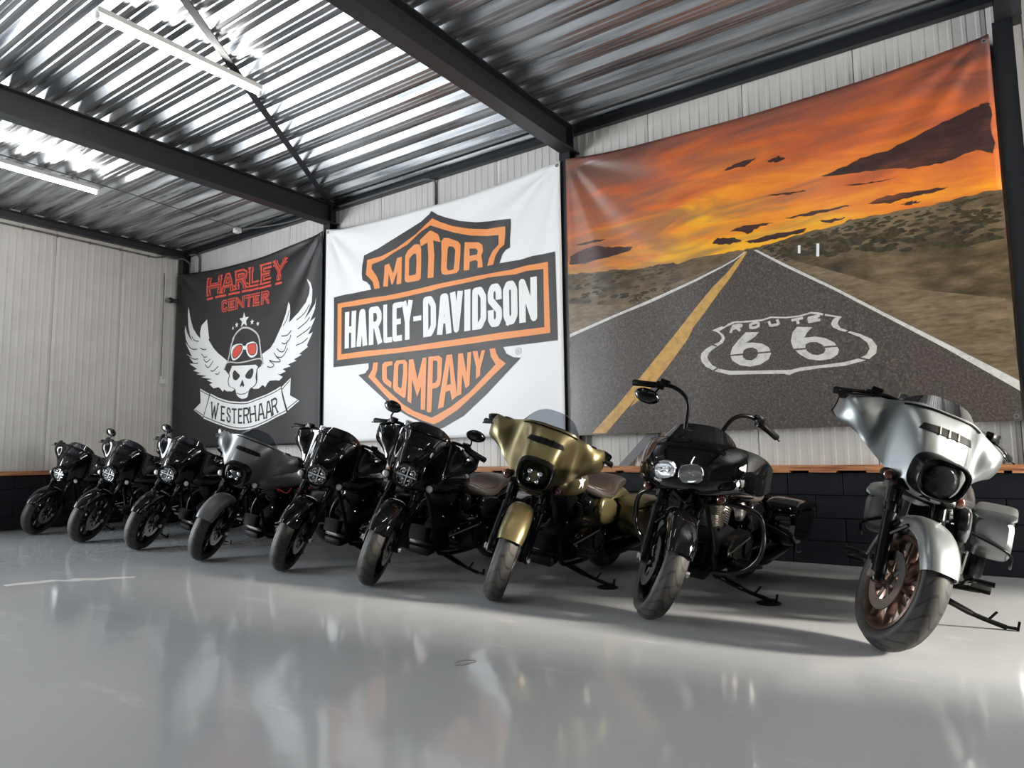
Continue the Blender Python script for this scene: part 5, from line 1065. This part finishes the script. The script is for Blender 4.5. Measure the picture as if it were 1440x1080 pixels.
    for s_ in (1, -1):
        part('side_cover', s_, lambda: MB().loft([superring(x, .03, zt, zb, 16, 3, s_*.165) for x, zt, zb in ((-1.03, .60, .54), (-1.06, .655, .47), (-1.15, .665, .44), (-1.28, .64, .44), (-1.36, .60, .47), (-1.38, .56, .51))]), side, ang=60)
        if bags:
            def bag(top):
                if not top: rows = ((-1.335, .60, .44, .0), (-1.36, .605, .40, 1), (-1.45, .605, .345, 1), (-1.70, .600, .335, 1), (-1.92, .590, .345, 1), (-2.01, .585, .40, 1), (-2.05, .58, .50, 0))
                else: rows = ((-1.325, .615, .600, 0), (-1.345, .655, .602, 1), (-1.45, .682, .602, 1), (-1.75, .672, .598, 1), (-1.98, .645, .590, 1), (-2.05, .615, .585, 1), (-2.07, .595, .58, 0))
                rings = []
                for x, zt, zb, k in rows:
                    w_ = (.108 if k else .080)+(.006 if top else 0); yc = s_*.305; rings.append(superring(x, w_, zt, zb, 20, 5.0 if not top else 4.0, yc))
                return MB().loft(rings)
            bo = part('saddlebag', s_, lambda: bag(False), body, ang=35)
            part('saddlebag_lid', s_, lambda: bag(True), body, bo, ang=35)
            part('bag_latch', s_, lambda: MB().box((-1.44, s_*.418, .60), (.07, .012, .05), bev=.005), 'black_metal', bo)
            part('bag_rail', s_, lambda: MB().tube(catmull([(-1.30, s_*.20, .50), (-1.34, s_*.40, .42), (-1.42, s_*.42, .33), (-1.60, s_*.42, .30)], 5), .009, 8), 'black_metal', bo)
        fb = part('footboard', s_, lambda: MB().box((-.70, s_*.300, .285), (.34, .095, .022), (0, R(-6), 0), .009).tube([(-.70, s_*.14, .26), (-.70, s_*.30, .275)], .016, 8), 'plastic')
        part('foot_pedal', s_, lambda: MB().tube(catmull([(-.80, s_*.20, .27), (-.66, s_*.22, .30), (-.54, s_*.25, .345), (-.52, s_*.32, .35)], 5), .009, 8).tube([(-.52, s_*.28, .35), (-.52, s_*.36, .35)], .014, 10), 'black_metal', fb)
    part('linkage_rod', 0, lambda: MB().tube([(-.58, .205, .36), (-1.00, .205, .42)], .006, 6), 'alu')
    if guard:
        part('engine_guard', 0, lambda: MB().tube(catmull([(-.40, .05, .66), (-.42, .20, .70), (-.45, .38, .665), (-.48, .425, .54), (-.50, .40, .38), (-.53, .25, .255), (-.54, .0, .235), (-.53, -.25, .255), (-.50, -.40, .38), (-.48, -.425, .54), (-.45, -.38, .665), (-.42, -.20, .70), (-.40, -.05, .66)], 6), .016, 10), 'gloss_black')
    # side stand -----------------------------------------------------------------------------
    tl = math.tan(lean)
    y1 = .44; foot = Vector((-.72, y1, y1*tl+(.034 if puck else .020))); piv = Vector((-.66, .15, .19))
    def stand():
        mb = MB().tube(catmull([piv, piv+(foot-piv)*.5+Vector((0, 0, -.012)), foot], 5), [.017]*5+[.013]*6, 8)
        mb.tube([foot+Vector((-.0, -.02, .0)), foot+Vector((0, .05, .008))], .016, 8, sq=.5); mb.tube([piv+(foot-piv)*.72, piv+(foot-piv)*.72+Vector((.0, .03, .05))], .007, 6)
        mb.box(foot+Vector((0, .05, .022)), (.018, .012, .05)); return mb
    ks = part('side_stand', (round(lean, 3), bool(puck)), stand, 'black_metal')
    part('stand_spring', (round(lean, 3), bool(puck)), lambda: MB().tube([piv+Vector((.05, 0, .0)), piv+(foot-piv)*.45+Vector((.02, 0, -.012))], .010, 8), 'black_metal', ks)
    # pose: lean onto the stand, nose slightly pitched so both tyres touch the floor
    def pose(pitch, dz):
        return Matrix.Translation((pos[0], pos[1], dz)) @ Matrix.Rotation(heading, 4, 'Z') @ Matrix.Rotation(-lean, 4, 'X') @ Matrix.Rotation(pitch, 4, 'Y')
    fp = []; rp = []
    fw_m = SM @ Matrix.Translation(AXP)
    for k in range(72):
        a = 2*math.pi*k/72
        for (r_, y) in ((.325, 0), (.323, .02), (.323, -.02), (.314, .036), (.314, -.036), (.297, .054), (.297, -.054)): fp.append(fw_m @ Vector((r_*math.cos(a), y, r_*math.sin(a))))
        for (r_, y) in ((.322, 0), (.320, .03), (.320, -.03), (.311, .05), (.311, -.05), (.294, .071), (.294, -.071)): rp.append(Vector((-WB+r_*math.cos(a), y, .322+r_*math.sin(a))))
    pitch, dz = 0.0, 0.0
    for _ in range(6):
        Mp = pose(pitch, dz); zf = min((Mp @ p).z for p in fp); zr = min((Mp @ p).z for p in rp)
        dz -= zr if abs(zr) > 1e-6 else 0; pitch += (zf-zr)/WB
    Mp = pose(pitch, dz); zf = min((Mp @ p) .z for p in fp); zr = min((Mp @ p).z for p in rp); dz -= min(zf, zr)-.0005
    root.matrix_world = pose(pitch, dz)
    if puck:
        w = root.matrix_world @ foot
        pk = MB().lathe([(0, 0), (.075, 0), (.078, .004), (.070, .011), (.045, .012), (.042, .007), (0, .007)], seg=28).mesh('stand_puck', 'plastic', 40)
        o = link('stand_puck', pk, None, Matrix.Translation((w.x, w.y, .001)) @ Matrix.Rotation(R(90), 4, 'X'))
        tag(o, puck, 'puck', 'round pads under side stands')
    return root
H0 = R(-86)
LEAN = R(9.5)
BIKES = [
 dict(pos=(-10.89, 4.24), heading=H0, steer=R(30), lean=LEAN, label='gloss black motorcycle at the left end of the row, nearest the left wall', light='round'),
 dict(pos=(-9.24, 4.12), heading=H0, steer=R(30), lean=LEAN, label='gloss black motorcycle, second from the left wall', light='round', mirrors='up'),
 dict(pos=(-7.87, 4.10), heading=H0, steer=R(30), lean=LEAN, label='gloss black motorcycle standing just left of the matte grey one', light='round', mirrors='up'),
 dict(pos=(-6.45, 3.99), heading=H0, steer=R(31), lean=LEAN, label='matte grey motorcycle with red spark leads below the skull banner', body='matte_grey', light='framed', screen=('smoke', .09), mirrors='cap', wires=True),
 dict(pos=(-5.21, 3.99), heading=H0, steer=R(30), lean=LEAN, label='gloss black motorcycle standing just right of the matte grey one', light='round', bar='mid'),
 dict(pos=(-4.05, 3.90), heading=H0, steer=R(29), lean=LEAN, label='gloss black motorcycle with raised oval mirrors, left of the olive gold one', light='round', mirrors='up', bar='mid', seat='leather'),
 dict(pos=(-2.88, 3.92), heading=H0, steer=R(28), lean=LEAN, label='satin olive gold motorcycle with a white star on its tank', body='olive_gold', light='framed', screen=('smoke', .11), mirrors='cap', seat='leather', puck='round black pad under the side stand of the olive gold motorcycle', star_=True, signal='amber'),
 dict(pos=(-1.79, 3.98), heading=R(-89), steer=R(35), lean=LEAN, label='black motorcycle with twin headlights, engine guard and tall handlebars', fairing='shark', screen=('darkscreen', .10), mirrors='down', bar='tall', seat='leather', guard=True, puck='round black pad under the side stand of the twin headlight motorcycle', signal='amber', split=True, nsp=5),
 dict(pos=(-.56, 3.96), heading=R(-90), steer=R(33), lean=R(12), label='satin silver motorcycle with bronze wheels at the right end of the row', body='silver', rim='bronze', nsp=9, split=True, light='smoked', screen=('darkscreen', .07), mirrors='cap', bar='mid', signal='amber'),
]
for b in BIKES: make_bike(**b)
